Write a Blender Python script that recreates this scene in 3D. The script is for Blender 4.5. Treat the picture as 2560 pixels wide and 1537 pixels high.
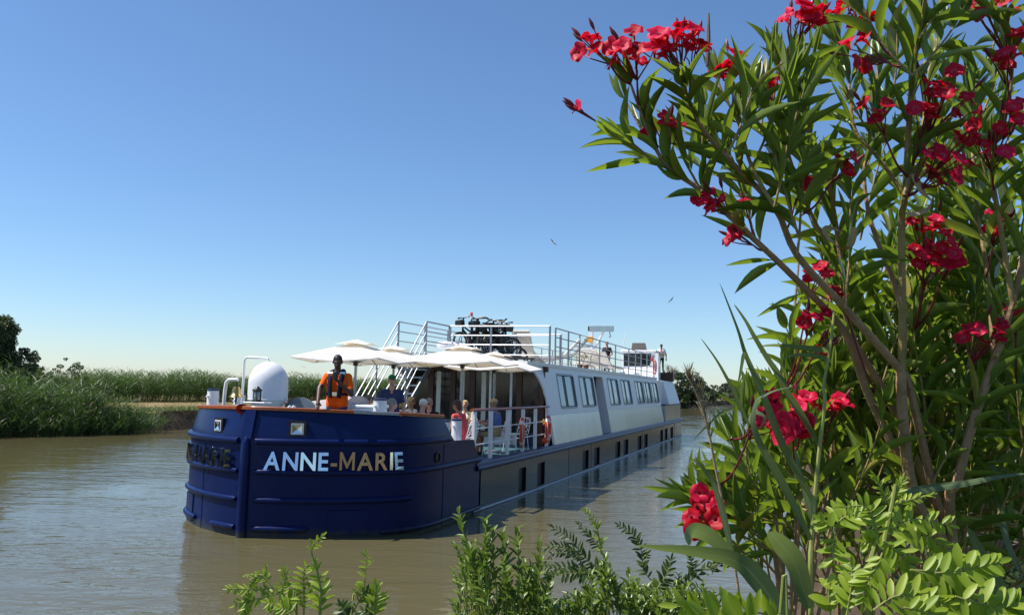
import bpy, bmesh, math, random
import numpy as np
from mathutils import Vector, Matrix, Quaternion, noise as mnoise

for o in list(bpy.data.objects): bpy.data.objects.remove(o)
R = math.radians
scene = bpy.context.scene
COL = scene.collection

# ------------------------------------------------------------------ camera
PW, PH, FPX, EYE = 2560.0, 1537.0, 2066.0, 2.6
PITCH, ROLL = R(5.566), R(1.394)
_fw = Vector((0, math.cos(PITCH), math.sin(PITCH)))
_up0 = Vector((0, -math.sin(PITCH), math.cos(PITCH)))
_rt0 = Vector((1, 0, 0))
_rt = _rt0*math.cos(ROLL) + _up0*math.sin(ROLL)
_up = _up0*math.cos(ROLL) - _rt0*math.sin(ROLL)
CAM = Vector((0, 0, EYE))
cd = bpy.data.cameras.new('camera'); cam = bpy.data.objects.new('camera', cd); COL.objects.link(cam)
m = Matrix((( _rt.x, _up.x, -_fw.x, 0), (_rt.y, _up.y, -_fw.y, 0), (_rt.z, _up.z, -_fw.z, EYE), (0, 0, 0, 1)))
cam.matrix_world = m
cd.sensor_fit = 'HORIZONTAL'; cd.sensor_width = 36.0; cd.lens = FPX/PW*36.0
cd.clip_start = 0.05; cd.clip_end = 12000
scene.camera = cam

def ray(x, y):
    return _fw + _rt*((x-PW/2)/FPX) + _up*((PH/2-y)/FPX)
def at(x, y, Y):              # photo pixel + distance along the view's ground heading -> point
    d = ray(x, y); return CAM + d*(Y/d.y)
def atz(x, y, z=0.0):         # photo pixel on a level plane
    d = ray(x, y); return CAM + d*((z-EYE)/d.z)

# ------------------------------------------------------------------ light
SUN_EL, SUN_H = R(58), Vector((-0.997, -0.08, 0)).normalized()
SUN_DIR = (SUN_H*math.cos(SUN_EL) + Vector((0, 0, math.sin(SUN_EL)))).normalized()
sl = bpy.data.lights.new('sun', 'SUN'); sl.energy = 5.0; sl.angle = R(0.53); sl.color = (1.0, 0.95, 0.88)
so = bpy.data.objects.new('sun', sl); COL.objects.link(so)
so.rotation_euler = SUN_DIR.to_track_quat('Z', 'Y').to_euler()
world = bpy.data.worlds.new('World'); scene.world = world; world.use_nodes = True
wn = world.node_tree.nodes; wl = world.node_tree.links
for n in list(wn): wn.remove(n)
sky = wn.new('ShaderNodeTexSky'); sky.sky_type = 'NISHITA'; sky.sun_disc = False
sky.sun_elevation = SUN_EL; sky.sun_rotation = math.atan2(SUN_H.x, SUN_H.y)
sky.altitude = 0; sky.air_density = 1.02; sky.dust_density = 0.2; sky.ozone_density = 10.0
bg = wn.new('ShaderNodeBackground'); bg.inputs['Strength'].default_value = 0.118
wo = wn.new('ShaderNodeOutputWorld')
tint = wn.new('ShaderNodeMix'); tint.data_type = 'RGBA'; tint.blend_type = 'MULTIPLY'; tint.inputs['Factor'].default_value = 1.0; tint.inputs['B'].default_value = (1.04, 1.015, .975, 1)
wl.new(sky.outputs[0], tint.inputs['A']); wl.new(tint.outputs['Result'], bg.inputs[0]); wl.new(bg.outputs[0], wo.inputs[0])
vs = scene.view_settings
vs.view_transform = 'Standard'; vs.look = 'None'; vs.exposure = 0.38; vs.gamma = 1.0; vs.use_curve_mapping = False
scene.cycles.max_bounces = 8; scene.cycles.transparent_max_bounces = 12
scene.cycles.use_denoising = True

# ------------------------------------------------------------------ helpers
rng = random.Random(11)
nrng = np.random.default_rng(5)
def U(a, b): return rng.uniform(a, b)

class MB:
    """collects shapes into one mesh"""
    def __init__(s): s.v = []; s.f = []; s.m = []; s.cm = 0; s.uv = None
    def add(s, vs, fs):
        o = len(s.v); s.v += [tuple(v) for v in vs]; s.f += [tuple(i+o for i in f) for f in fs]; s.m += [s.cm]*len(fs); return s
    def mat(s, i): s.cm = i; return s
    def box(s, x0, x1, y0, y1, z0, z1, bev=0.0):
        if bev <= 0:
            vs = [(x, y, z) for z in (z0, z1) for y in (y0, y1) for x in (x0, x1)]
            return s.add(vs, [(0,2,3,1),(4,5,7,6),(0,1,5,4),(2,6,7,3),(0,4,6,2),(1,3,7,5)])
        b = min(bev, (x1-x0)*.45, (y1-y0)*.45, (z1-z0)*.45)
        vs = []; fs = []
        rings = [(z0, b), (z0+b, 0), (z1-b, 0), (z1, b)]
        for z, i in rings:
            vs += [(x0+i+ (b if i==0 else 0), y0+i, z), (x1-i-(b if i==0 else 0), y0+i, z), (x1-i, y0+i+(b if i==0 else 0), z), (x1-i, y1-i-(b if i==0 else 0), z),
                   (x1-i-(b if i==0 else 0), y1-i, z), (x0+i+(b if i==0 else 0), y1-i, z), (x0+i, y1-i-(b if i==0 else 0), z), (x0+i, y0+i+(b if i==0 else 0), z)]
        n = 8
        for r in range(3):
            for k in range(n): fs.append((r*n+k, r*n+(k+1) % n, (r+1)*n+(k+1) % n, (r+1)*n+k))
        fs.append(tuple(range(n-1, -1, -1))); fs.append(tuple(range(3*n, 4*n)))
        return s.add(vs, fs)
    def obox(s, mtx, sx, sy, sz):
        c = [(x*sx/2, y*sy/2, z*sz/2) for z in (-1, 1) for y in (-1, 1) for x in (-1, 1)]
        return s.add([mtx @ Vector(v) for v in c], [(0,2,3,1),(4,5,7,6),(0,1,5,4),(2,6,7,3),(0,4,6,2),(1,3,7,5)])
    def tube(s, path, r, n=8, cap=True, flat=1.0, closed=False):
        path = [Vector(p) for p in path]; N = len(path)
        rr = r if hasattr(r, '__len__') else [r]*N
        vs = []; fs = []
        prev = None
        for i, p in enumerate(path):
            if closed: t = path[(i+1) % N]-path[i-1]
            else: t = path[min(i+1, N-1)]-path[max(i-1, 0)]
            if t.length < 1e-9: t = Vector((0, 0, 1))
            t.normalize()
            if prev is None:
                a = Vector((0, 0, 1)) if abs(t.z) < .9 else Vector((1, 0, 0))
                x = t.cross(a).normalized()
            else:
                x = (prev - t*prev.dot(t))
                if x.length < 1e-6: x = t.orthogonal()
                x.normalize()
            prev = x; y = t.cross(x)
            for k in range(n):
                an = 2*math.pi*k/n
                vs.append(p + x*(math.cos(an)*rr[i]) + y*(math.sin(an)*rr[i]*flat))
        for i in range(N if closed else N-1):
            j = (i+1) % N
            for k in range(n): fs.append((i*n+k, i*n+(k+1) % n, j*n+(k+1) % n, j*n+k))
        if cap and not closed:
            fs.append(tuple(range(n-1, -1, -1))); fs.append(tuple((N-1)*n+k for k in range(n)))
        return s.add(vs, fs)
    def lathe(s, prof, n=20, c=(0, 0, 0), mtx=None, cap=True):
        vs = []; fs = []
        for r, z in prof:
            for k in range(n):
                an = 2*math.pi*k/n; vs.append(Vector((c[0]+r*math.cos(an), c[1]+r*math.sin(an), c[2]+z)))
        if mtx is not None: vs = [mtx @ v for v in vs]
        for i in range(len(prof)-1):
            for k in range(n): fs.append((i*n+k, i*n+(k+1) % n, (i+1)*n+(k+1) % n, (i+1)*n+k))
        if cap: fs.append(tuple(range(n-1, -1, -1))); fs.append(tuple((len(prof)-1)*n+k for k in range(n)))
        return s.add(vs, fs)
    def loft(s, secs, n=14, cap=True):
        """secs: (centre, rx vector, ry vector)"""
        vs = []; fs = []
        for c, a, b in secs:
            for k in range(n):
                an = 2*math.pi*k/n; vs.append(Vector(c)+Vector(a)*math.cos(an)+Vector(b)*math.sin(an))
        for i in range(len(secs)-1):
            for k in range(n): fs.append((i*n+k, i*n+(k+1) % n, (i+1)*n+(k+1) % n, (i+1)*n+k))
        if cap: fs.append(tuple(range(n-1, -1, -1))); fs.append(tuple((len(secs)-1)*n+k for k in range(n)))
        return s.add(vs, fs)
    def ball(s, c, rx, ry=None, rz=None, nu=14, nv=9, mtx=None):
        ry = rx if ry is None else ry; rz = rx if rz is None else rz
        c = Vector(c); vs = [Vector((0, 0, -rz))]; fs = []
        for j in range(1, nv):
            ph = -math.pi/2+math.pi*j/nv
            for k in range(nu):
                an = 2*math.pi*k/nu
                vs.append(Vector((rx*math.cos(ph)*math.cos(an), ry*math.cos(ph)*math.sin(an), rz*math.sin(ph))))
        vs.append(Vector((0, 0, rz)))
        if mtx is not None: vs = [mtx @ v for v in vs]
        vs = [v+c for v in vs]
        for k in range(nu):
            fs.append((0, 1+(k+1) % nu, 1+k)); t = len(vs)-1; b0 = 1+(nv-2)*nu
            fs.append((b0+k, b0+(k+1) % nu, t))
        for j in range(nv-2):
            for k in range(nu): fs.append((1+j*nu+k, 1+j*nu+(k+1) % nu, 1+(j+1)*nu+(k+1) % nu, 1+(j+1)*nu+k))
        return s.add(vs, fs)
    def grid(s, rows, closed=False):
        n = len(rows[0]); vs = [v for r in rows for v in r]; fs = []
        for i in range(len(rows)-1):
            for k in range(n if closed else n-1): fs.append((i*n+k, i*n+(k+1) % n, (i+1)*n+(k+1) % n, (i+1)*n+k))
        return s.add(vs, fs)
    def prism(s, poly, off):
        """extrude polygon (3d pts) by vector off"""
        n = len(poly); off = Vector(off); vs = [Vector(p) for p in poly]+[Vector(p)+off for p in poly]
        fs = [tuple(range(n-1, -1, -1)), tuple(range(n, 2*n))]+[(k, (k+1) % n, n+(k+1) % n, n+k) for k in range(n)]
        return s.add(vs, fs)
    def mesh(s, name, mats, smooth=False, ang=None):
        me = bpy.data.meshes.new(name); me.from_pydata([tuple(v) for v in s.v], [], s.f); me.update()
        mats = mats if isinstance(mats, (list, tuple)) else [mats]
        for mt in mats: me.materials.append(mt)
        if len(mats) > 1: me.polygons.foreach_set('material_index', s.m)
        if smooth:
            me.polygons.foreach_set('use_smooth', [True]*len(me.polygons))
            me.set_sharp_from_angle(angle=R(ang or 40))
        return me
    def build(s, name, mats, parent=None, smooth=False, ang=None):
        o = bpy.data.objects.new(name, s.mesh(name, mats, smooth, ang)); COL.objects.link(o)
        if parent is not None: o.parent = parent
        return o

def npmesh(name, V, F, mat, uv=None, rnd=None, smooth=False):
    """big mesh from numpy: F quads (n,4) or tris"""
    me = bpy.data.meshes.new(name)
    nv, nf, k = len(V), len(F), F.shape[1]
    me.vertices.add(nv); me.vertices.foreach_set('co', np.asarray(V, np.float32).ravel())
    me.loops.add(nf*k); me.loops.foreach_set('vertex_index', np.asarray(F, np.int32).ravel())
    me.polygons.add(nf); me.polygons.foreach_set('loop_start', np.arange(0, nf*k, k, dtype=np.int32))
    me.polygons.foreach_set('loop_total', np.full(nf, k, np.int32))
    if uv is not None:
        l = me.uv_layers.new(name='UVMap'); l.data.foreach_set('uv', np.asarray(uv, np.float32)[np.asarray(F).ravel()].ravel())
    if rnd is not None:
        at_ = me.attributes.new('rnd', 'FLOAT', 'POINT'); at_.data.foreach_set('value', np.asarray(rnd, np.float32))
    me.materials.append(mat)
    me.update(calc_edges=True); me.validate()
    if smooth: me.polygons.foreach_set('use_smooth', np.ones(len(me.polygons), bool))
    return me
def link(name, me, parent=None):
    o = bpy.data.objects.new(name, me); COL.objects.link(o)
    if parent is not None: o.parent = parent
    return o
def tag(o, label=None, cat=None, group=None, kind=None):
    if label: o['label'] = label
    if cat: o['category'] = cat
    if group: o['group'] = group
    if kind: o['kind'] = kind
    return o
def empty(name, loc=(0, 0, 0), rz=0.0, label=None, cat=None, group=None):
    o = bpy.data.objects.new(name, None); COL.objects.link(o); o.location = loc; o.rotation_euler = (0, 0, rz); o.empty_display_size = .2
    return tag(o, label, cat, group)
def copy_tree(o, parent=None):
    c = o.copy(); COL.objects.link(c); c.parent = parent
    for ch in list(o.children): copy_tree(ch, c)
    return c

# ------------------------------------------------------------------ materials
def _new(name):
    mt = bpy.data.materials.new(name); mt.use_nodes = True
    nt = mt.node_tree; return mt, nt, nt.nodes['Principled BSDF'], nt.nodes, nt.links
def pm(name, col, rough=.5, metal=0.0, var=.12, vs=4.0, bump=0.0, bs=40.0, coat=0.0, spec=.5, stretch=None, rvar=0.0, trans=0.0, tcol=None, det=6):
    mt, nt, b, N, L = _new(name)
    b.inputs['Roughness'].default_value = rough; b.inputs['Metallic'].default_value = metal
    b.inputs['Specular IOR Level'].default_value = spec; b.inputs['Coat Weight'].default_value = coat; b.inputs['Coat Roughness'].default_value = .06
    tc = N.new('ShaderNodeTexCoord'); mp = N.new('ShaderNodeMapping'); L.new(tc.outputs['Object'], mp.inputs[0])
    if stretch: mp.inputs['Scale'].default_value = stretch
    if var > 0:
        nz = N.new('ShaderNodeTexNoise'); nz.inputs['Scale'].default_value = vs; nz.inputs['Detail'].default_value = det; nz.inputs['Roughness'].default_value = .65
        L.new(mp.outputs[0], nz.inputs['Vector'])
        rp = N.new('ShaderNodeValToRGB'); L.new(nz.outputs['Fac'], rp.inputs[0])
        rp.color_ramp.elements[0].position = .28; rp.color_ramp.elements[1].position = .72
        rp.color_ramp.elements[0].color = tuple(c*(1-var) for c in col)+(1,); rp.color_ramp.elements[1].color = tuple(min(1, c*(1+var*.8)) for c in col)+(1,)
        L.new(rp.outputs[0], b.inputs['Base Color'])
        if rvar > 0:
            mr = N.new('ShaderNodeMapRange'); mr.inputs['To Min'].default_value = max(0, rough-rvar); mr.inputs['To Max'].default_value = rough+rvar
            L.new(nz.outputs['Fac'], mr.inputs['Value']); L.new(mr.outputs[0], b.inputs['Roughness'])
    else: b.inputs['Base Color'].default_value = tuple(col)+(1,)
    if bump > 0:
        n2 = N.new('ShaderNodeTexNoise'); n2.inputs['Scale'].default_value = bs; n2.inputs['Detail'].default_value = min(4, det)
        L.new(mp.outputs[0], n2.inputs['Vector'])
        bp = N.new('ShaderNodeBump'); bp.inputs['Strength'].default_value = bump; bp.inputs['Distance'].default_value = .01
        L.new(n2.outputs['Fac'], bp.inputs['Height']); L.new(bp.outputs[0], b.inputs['Normal'])
    if trans > 0:
        tr = N.new('ShaderNodeBsdfTranslucent'); tr.inputs[0].default_value = tuple(tcol or col)+(1,)
        mx = N.new('ShaderNodeMixShader'); mx.inputs[0].default_value = trans
        L.new(b.outputs[0], mx.inputs[1]); L.new(tr.outputs[0], mx.inputs[2]); L.new(mx.outputs[0], N['Material Output'].inputs[0])
    return mt
def leafm(name, c0, c1, tcol, rough=.4, trans=.35, rib=None, back=1.35, spec=.5, odd=None):
    """leaf: colour varies per leaf, paler midrib, light shining through"""
    mt, nt, b, N, L = _new(name)
    at_ = N.new('ShaderNodeAttribute'); at_.attribute_name = 'rnd'
    oi = N.new('ShaderNodeObjectInfo'); ad = N.new('ShaderNodeMath'); ad.operation = 'ADD'
    L.new(at_.outputs['Fac'], ad.inputs[0]); L.new(oi.outputs['Random'], ad.inputs[1])
    fr = N.new('ShaderNodeMath'); fr.operation = 'FRACT'; L.new(ad.outputs[0], fr.inputs[0])
    mx = N.new('ShaderNodeMix'); mx.data_type = 'RGBA'; L.new(fr.outputs[0], mx.inputs['Factor'])
    mx.inputs['A'].default_value = tuple(c0)+(1,); mx.inputs['B'].default_value = tuple(c1)+(1,)
    col = mx.outputs['Result']
    if odd:
        gt = N.new('ShaderNodeMath'); gt.operation = 'GREATER_THAN'; gt.inputs[1].default_value = .955; L.new(fr.outputs[0], gt.inputs[0])
        mo = N.new('ShaderNodeMix'); mo.data_type = 'RGBA'; L.new(gt.outputs[0], mo.inputs['Factor']); L.new(col, mo.inputs['A']); mo.inputs['B'].default_value = tuple(odd)+(1,); col = mo.outputs['Result']
        tcn = N.new('ShaderNodeTexCoord'); nn = N.new('ShaderNodeTexNoise'); nn.inputs['Scale'].default_value = 60; nn.inputs['Detail'].default_value = 5; L.new(tcn.outputs['Object'], nn.inputs['Vector'])
        mm_ = N.new('ShaderNodeMapRange'); mm_.inputs['From Min'].default_value = .3; mm_.inputs['From Max'].default_value = .7; mm_.inputs['To Min'].default_value = .72; mm_.inputs['To Max'].default_value = 1.25; L.new(nn.outputs['Fac'], mm_.inputs['Value'])
        ms = N.new('ShaderNodeVectorMath'); ms.operation = 'SCALE'; L.new(col, ms.inputs[0]); L.new(mm_.outputs[0], ms.inputs['Scale']); col = ms.outputs[0]
    if rib:
        tc = N.new('ShaderNodeTexCoord'); sx = N.new('ShaderNodeSeparateXYZ'); L.new(tc.outputs['UV'], sx.inputs[0])
        s1 = N.new('ShaderNodeMath'); s1.operation = 'SUBTRACT'; s1.inputs[1].default_value = .5; L.new(sx.outputs[0], s1.inputs[0])
        ab = N.new('ShaderNodeMath'); ab.operation = 'ABSOLUTE'; L.new(s1.outputs[0], ab.inputs[0])
        mr = N.new('ShaderNodeMapRange'); mr.inputs['From Min'].default_value = .035; mr.inputs['From Max'].default_value = .075; mr.inputs['To Min'].default_value = .75; mr.inputs['To Max'].default_value = 0
        L.new(ab.outputs[0], mr.inputs['Value'])
        m2 = N.new('ShaderNodeMix'); m2.data_type = 'RGBA'; L.new(mr.outputs[0], m2.inputs['Factor']); L.new(col, m2.inputs['A']); m2.inputs['B'].default_value = tuple(rib)+(1,)
        col = m2.outputs['Result']
    ge = N.new('ShaderNodeNewGeometry'); mb = N.new('ShaderNodeMix'); mb.data_type = 'RGBA'; mb.blend_type = 'MULTIPLY'; mb.inputs['B'].default_value = (back, back*.97, back*1.25, 1)
    L.new(ge.outputs['Backfacing'], mb.inputs['Factor']); L.new(col, mb.inputs['A'])
    L.new(mb.outputs['Result'], b.inputs['Base Color']); b.inputs['Roughness'].default_value = rough; b.inputs['Specular IOR Level'].default_value = spec
    tr = N.new('ShaderNodeBsdfTranslucent'); tr.inputs[0].default_value = tuple(tcol)+(1,)
    sh = N.new('ShaderNodeMixShader'); sh.inputs[0].default_value = trans
    L.new(b.outputs[0], sh.inputs[1]); L.new(tr.outputs[0], sh.inputs[2]); L.new(sh.outputs[0], N['Material Output'].inputs[0])
    return mt

M = {}
M['hull'] = pm('blue_hull_paint', (.0040, .0125, .074), .30, var=.18, vs=1.2, coat=.0, bump=.06, bs=2.5, rvar=.08, spec=.16)
def hull_wear(mt):
    nt = mt.node_tree; N, L = nt.nodes, nt.links; b = N['Principled BSDF']; src = b.inputs['Base Color'].links[0].from_socket
    tc = N.new('ShaderNodeTexCoord'); sx = N.new('ShaderNodeSeparateXYZ'); L.new(tc.outputs['Object'], sx.inputs[0])
    n1 = N.new('ShaderNodeTexNoise'); n1.inputs['Scale'].default_value = 6; n1.inputs['Detail'].default_value = 6; L.new(tc.outputs['Object'], n1.inputs['Vector'])
    ad = N.new('ShaderNodeMath'); ad.operation = 'MULTIPLY_ADD'; L.new(n1.outputs['Fac'], ad.inputs[0]); ad.inputs[1].default_value = -.22; L.new(sx.outputs['Z'], ad.inputs[2])
    mr = N.new('ShaderNodeMapRange'); mr.inputs['From Min'].default_value = -.10; mr.inputs['From Max'].default_value = .05; mr.inputs['To Min'].default_value = .85; mr.inputs['To Max'].default_value = 0; L.new(ad.outputs[0], mr.inputs['Value'])
    m1 = N.new('ShaderNodeMix'); m1.data_type = 'RGBA'; L.new(mr.outputs[0], m1.inputs['Factor']); L.new(src, m1.inputs['A']); m1.inputs['B'].default_value = (.05, .05, .03, 1)
    mp = N.new('ShaderNodeMapping'); mp.inputs['Scale'].default_value = (2.2, 2.2, 22); L.new(tc.outputs['Object'], mp.inputs[0])
    n2 = N.new('ShaderNodeTexNoise'); n2.inputs['Scale'].default_value = 1.6; n2.inputs['Detail'].default_value = 8; n2.inputs['Roughness'].default_value = .75; L.new(mp.outputs[0], n2.inputs['Vector'])
    r2 = N.new('ShaderNodeMapRange'); r2.inputs['From Min'].default_value = .60; r2.inputs['From Max'].default_value = .70; r2.inputs['To Max'].default_value = .35; L.new(n2.outputs['Fac'], r2.inputs['Value'])
    m2 = N.new('ShaderNodeMix'); m2.data_type = 'RGBA'; L.new(r2.outputs[0], m2.inputs['Factor']); L.new(m1.outputs['Result'], m2.inputs['A']); m2.inputs['B'].default_value = (.030, .045, .12, 1)
    L.new(m2.outputs['Result'], b.inputs['Base Color']); return mt
hull_wear(M['hull'])
M['navy'] = pm('navy_deck_paint', (.010, .022, .085), .35, var=.2, vs=3)
M['wood'] = pm('varnished_wood', (.34, .075, .016), .28, var=.35, vs=6, coat=.4, stretch=(1, 6, 6))
M['brown'] = pm('brown_timber', (.075, .022, .010), .4, var=.3, vs=5, stretch=(4, 4, .6))
M['white'] = pm('white_paint', (.78, .79, .80), .38, var=.06, vs=2.5, bump=.03, bs=3)
M['whitew'] = pm('white_cabin_paint', (.80, .79, .77), .42, var=.07, vs=.9, bump=.04, bs=1.2, rvar=.08)
M['steel'] = pm('brushed_stainless', (.58, .57, .56), .32, metal=1.0, var=.12, vs=1.0, bump=.04, bs=.8, stretch=(1, 2.2, .35), rvar=.10, det=2.5)
M['hullsteel'] = pm('dark_gloss_side_paint', (.016, .018, .024), .16, var=.3, vs=.8, bump=.10, bs=.6, stretch=(1, 1.6, .4), rvar=.04, det=2.5, spec=.32)
M['rail'] = pm('galvanised_rail', (.36, .37, .39), .42, metal=.8, var=.15, vs=20)
M['chrome'] = pm('polished_letter_metal', (.80, .80, .78), .10, metal=1.0, var=.04, vs=8, bump=.05, bs=5)
M['dark'] = pm('dark_interior', (.010, .011, .013), .5, var=.3, vs=2)
M['glass'] = pm('dark_window_glass', (.012, .015, .016), .08, var=.4, vs=.7, spec=.45, bump=.03, bs=1.5)
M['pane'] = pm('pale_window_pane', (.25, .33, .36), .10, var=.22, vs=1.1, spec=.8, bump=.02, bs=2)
M['alu'] = pm('grey_window_frame', (.20, .22, .25), .4, metal=.4, var=.1)
M['deck'] = pm('teal_deck_paint', (.045, .13, .16), .55, var=.25, vs=3, bump=.1, bs=80)
M['black'] = pm('black_plastic', (.012, .012, .013), .4, var=.2, vs=12)
M['tyre'] = pm('rubber', (.016, .016, .016), .7, var=.2, vs=15)
M['canvas'] = pm('cream_canvas', (.92, .875, .79), .8, var=.05, vs=3, bump=.12, bs=9, trans=.22, tcol=(.85, .70, .50), spec=.2)
M['tarp'] = pm('grey_tarpaulin', (.36, .33, .33), .7, var=.12, vs=4, bump=.35, bs=7)
M['red'] = pm('orange_red_foam', (.72, .070, .018), .5, var=.12, vs=8)
M['yellow'] = pm('yellow_plastic', (.80, .38, .02), .45, var=.1)
M['brass'] = pm('brass', (.55, .36, .12), .25, metal=1.0, var=.3, vs=14)
M['lens'] = pm('red_lamp_lens', (.65, .04, .015), .2, var=.1)
M['cream'] = pm('cream_cushion', (.74, .68, .58), .8, var=.1, vs=8)
M['rope'] = pm('rope', (.6, .56, .48), .9, var=.15, vs=40)
M['earth'] = None
# ------------------------------------------------------------------ water
def water_mat():
    mt, nt, b, N, L = _new('canal_water')
    b.inputs['Base Color'].default_value = (.108, .096, .046, 1); b.inputs['Roughness'].default_value = .045; b.inputs['IOR'].default_value = 1.333
    tc = N.new('ShaderNodeTexCoord')
    def nz(scale, rot, st, detail):
        mp = N.new('ShaderNodeMapping'); mp.inputs['Rotation'].default_value = (0, 0, R(rot)); mp.inputs['Scale'].default_value = st
        L.new(tc.outputs['Object'], mp.inputs[0]); n = N.new('ShaderNodeTexNoise'); n.inputs['Scale'].default_value = scale; n.inputs['Detail'].default_value = detail
        n.inputs['Roughness'].default_value = .55; n.inputs['Distortion'].default_value = .4
        L.new(mp.outputs[0], n.inputs['Vector']); return n
    a = nz(1.5, 12, (.42, 1, 1), 3); c = nz(5.5, -8, (.5, 1, 1), 3); big = nz(.22, 30, (1, 1, 1), 2)
    m1 = N.new('ShaderNodeMath'); m1.operation = 'MULTIPLY_ADD'; L.new(c.outputs['Fac'], m1.inputs[0]); m1.inputs[1].default_value = .42; L.new(a.outputs['Fac'], m1.inputs[2])
    # calmer and rougher patches
    mr = N.new('ShaderNodeMapRange'); mr.inputs['From Min'].default_value = .35; mr.inputs['From Max'].default_value = .65; mr.inputs['To Min'].default_value = .22; mr.inputs['To Max'].default_value = 1.0
    L.new(big.outputs['Fac'], mr.inputs['Value'])
    bp = N.new('ShaderNodeBump'); bp.inputs['Distance'].default_value = .042; L.new(mr.outputs[0], bp.inputs['Strength'])
    L.new(m1.outputs[0], bp.inputs['Height']); L.new(bp.outputs[0], b.inputs['Normal'])
    return mt
wm = MB().grid([[(-700, -200, 0), (900, -200, 0)], [(-700, 1400, 0), (900, 1400, 0)]])
water = wm.build('water', water_mat()); tag(water, 'brown-green rippled canal water', kind='structure')

# ------------------------------------------------------------------ banks
def ground_mat(name, a, b_, c, s=.5):
    mt, nt, b, N, L = _new(name)
    tc = N.new('ShaderNodeTexCoord'); n = N.new('ShaderNodeTexNoise'); n.inputs['Scale'].default_value = s; n.inputs['Detail'].default_value = 10; n.inputs['Roughness'].default_value = .7
    L.new(tc.outputs['Object'], n.inputs['Vector']); rp = N.new('ShaderNodeValToRGB'); L.new(n.outputs['Fac'], rp.inputs[0])
    e = rp.color_ramp.elements; e[0].position = .32; e[0].color = a+(1,); e[1].position = .68; e[1].color = c+(1,)
    k = e.new(.5); k.color = b_+(1,)
    L.new(rp.outputs[0], b.inputs['Base Color']); b.inputs['Roughness'].default_value = .95; b.inputs['Specular IOR Level'].default_value = .1
    n2 = N.new('ShaderNodeTexNoise'); n2.inputs['Scale'].default_value = 9; n2.inputs['Detail'].default_value = 8; L.new(tc.outputs['Object'], n2.inputs['Vector'])
    bp = N.new('ShaderNodeBump'); bp.inputs['Strength'].default_value = .8; bp.inputs['Distance'].default_value = .06; L.new(n2.outputs['Fac'], bp.inputs['Height']); L.new(bp.outputs[0], b.inputs['Normal'])
    return mt
M['drygrass'] = ground_mat('dry_grass_ground', (.10, .095, .035), (.26, .20, .095), (.36, .28, .15))
M['verge'] = ground_mat('grassy_verge', (.018, .028, .008), (.035, .05, .014), (.07, .075, .028))
M['soil'] = ground_mat('bank_soil', (.045, .032, .020), (.075, .055, .035), (.11, .085, .055), 1.5)

LEFT = [(-160, -245), (-60, -41), (-22.6, 36.2), (-19.7, 38.6), (-18.2, 42), (-16.9, 46), (-6, 68), (27.2, 133), (46.6, 184), (73.6, 252), (96, 300), (2600, 4600)]
RIGHT = [(-90, -160), (-22, -22), (-7, 1.0), (-2.5, 3.4), (1.2, 5.2), (4.2, 12), (9.5, 29), (20.5, 68), (39, 126), (78, 253), (99, 300), (2602, 4600)]
def resample(P, step):
    out = []
    for (x0, y0), (x1, y1) in zip(P[:-1], P[1:]):
        L_ = math.hypot(x1-x0, y1-y0); st = step if min(abs(y0), abs(y1)) < 300 and L_ < 300 else L_/6
        n = max(1, int(L_/st))
        for k in range(n): t = k/n; out.append((x0+(x1-x0)*t, y0+(y1-y0)*t))
    out.append(P[-1]); return out
def bank(name, P, side, secs, far, step, label, gm='drygrass'):
    """secs: (offset from the waterline, height, roughness)"""
    P = resample(P, step); rows = []
    n = len(P); nor = []
    for i in range(n):
        a = Vector(P[max(0, i-1)]); b = Vector(P[min(n-1, i+1)]); t = (b-a).normalized(); nor.append(Vector((-t.y, t.x))*side)
    mb = MB()
    for d, z, w in secs:
        row = []
        for (x, y), nn in zip(P, nor):
            k = mnoise.noise((x*.35, y*.35, d*.7))*w; k2 = mnoise.noise((x*.9+7, y*.9, d*2))*w*.4
            q = (x+nn.x*(d+k), y+nn.y*(d+k)); row.append((q[0], q[1], z+(k2 if z > .3 else 0)))
        rows.append(row)
    rows.append([(x+far[0]+nn.x*far[2], y+far[1]+nn.y*far[2], secs[-1][1]) for (x, y), nn in zip(P, nor)])
    nb = 3
    if side < 0: rows = [r[::-1] for r in rows]
    mb.mat(1).grid(rows[:nb+1]); mb.mat(0).grid(rows[nb:])
    o = mb.build(name, [M[gm], M['soil']]); return tag(o, label, kind='structure')
bank('far_bank_ground', LEFT, 1, [(-3, -1.2, 0), (-.1, -.15, .5), (.25, .45, .5), (.55, .92, .4), (1.4, 1.05, .2), (6, 1.1, .2), (14, 1.1, .2), (60, 1.1, 0)], (0, 0, 4000), 1.0, 'earth bank and flat land beyond the canal')
bank('near_bank_ground', RIGHT, -1, [(-2, -1.2, 0), (-.1, -.15, .3), (.5, .45, .3), (1.2, .85, .2), (2.2, 1.05, .15), (5, 1.1, .1), (20, 1.1, .1)], (3200, -260, 0), 1.0, 'low grassy bank on the near side of the canal', 'verge')

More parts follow.
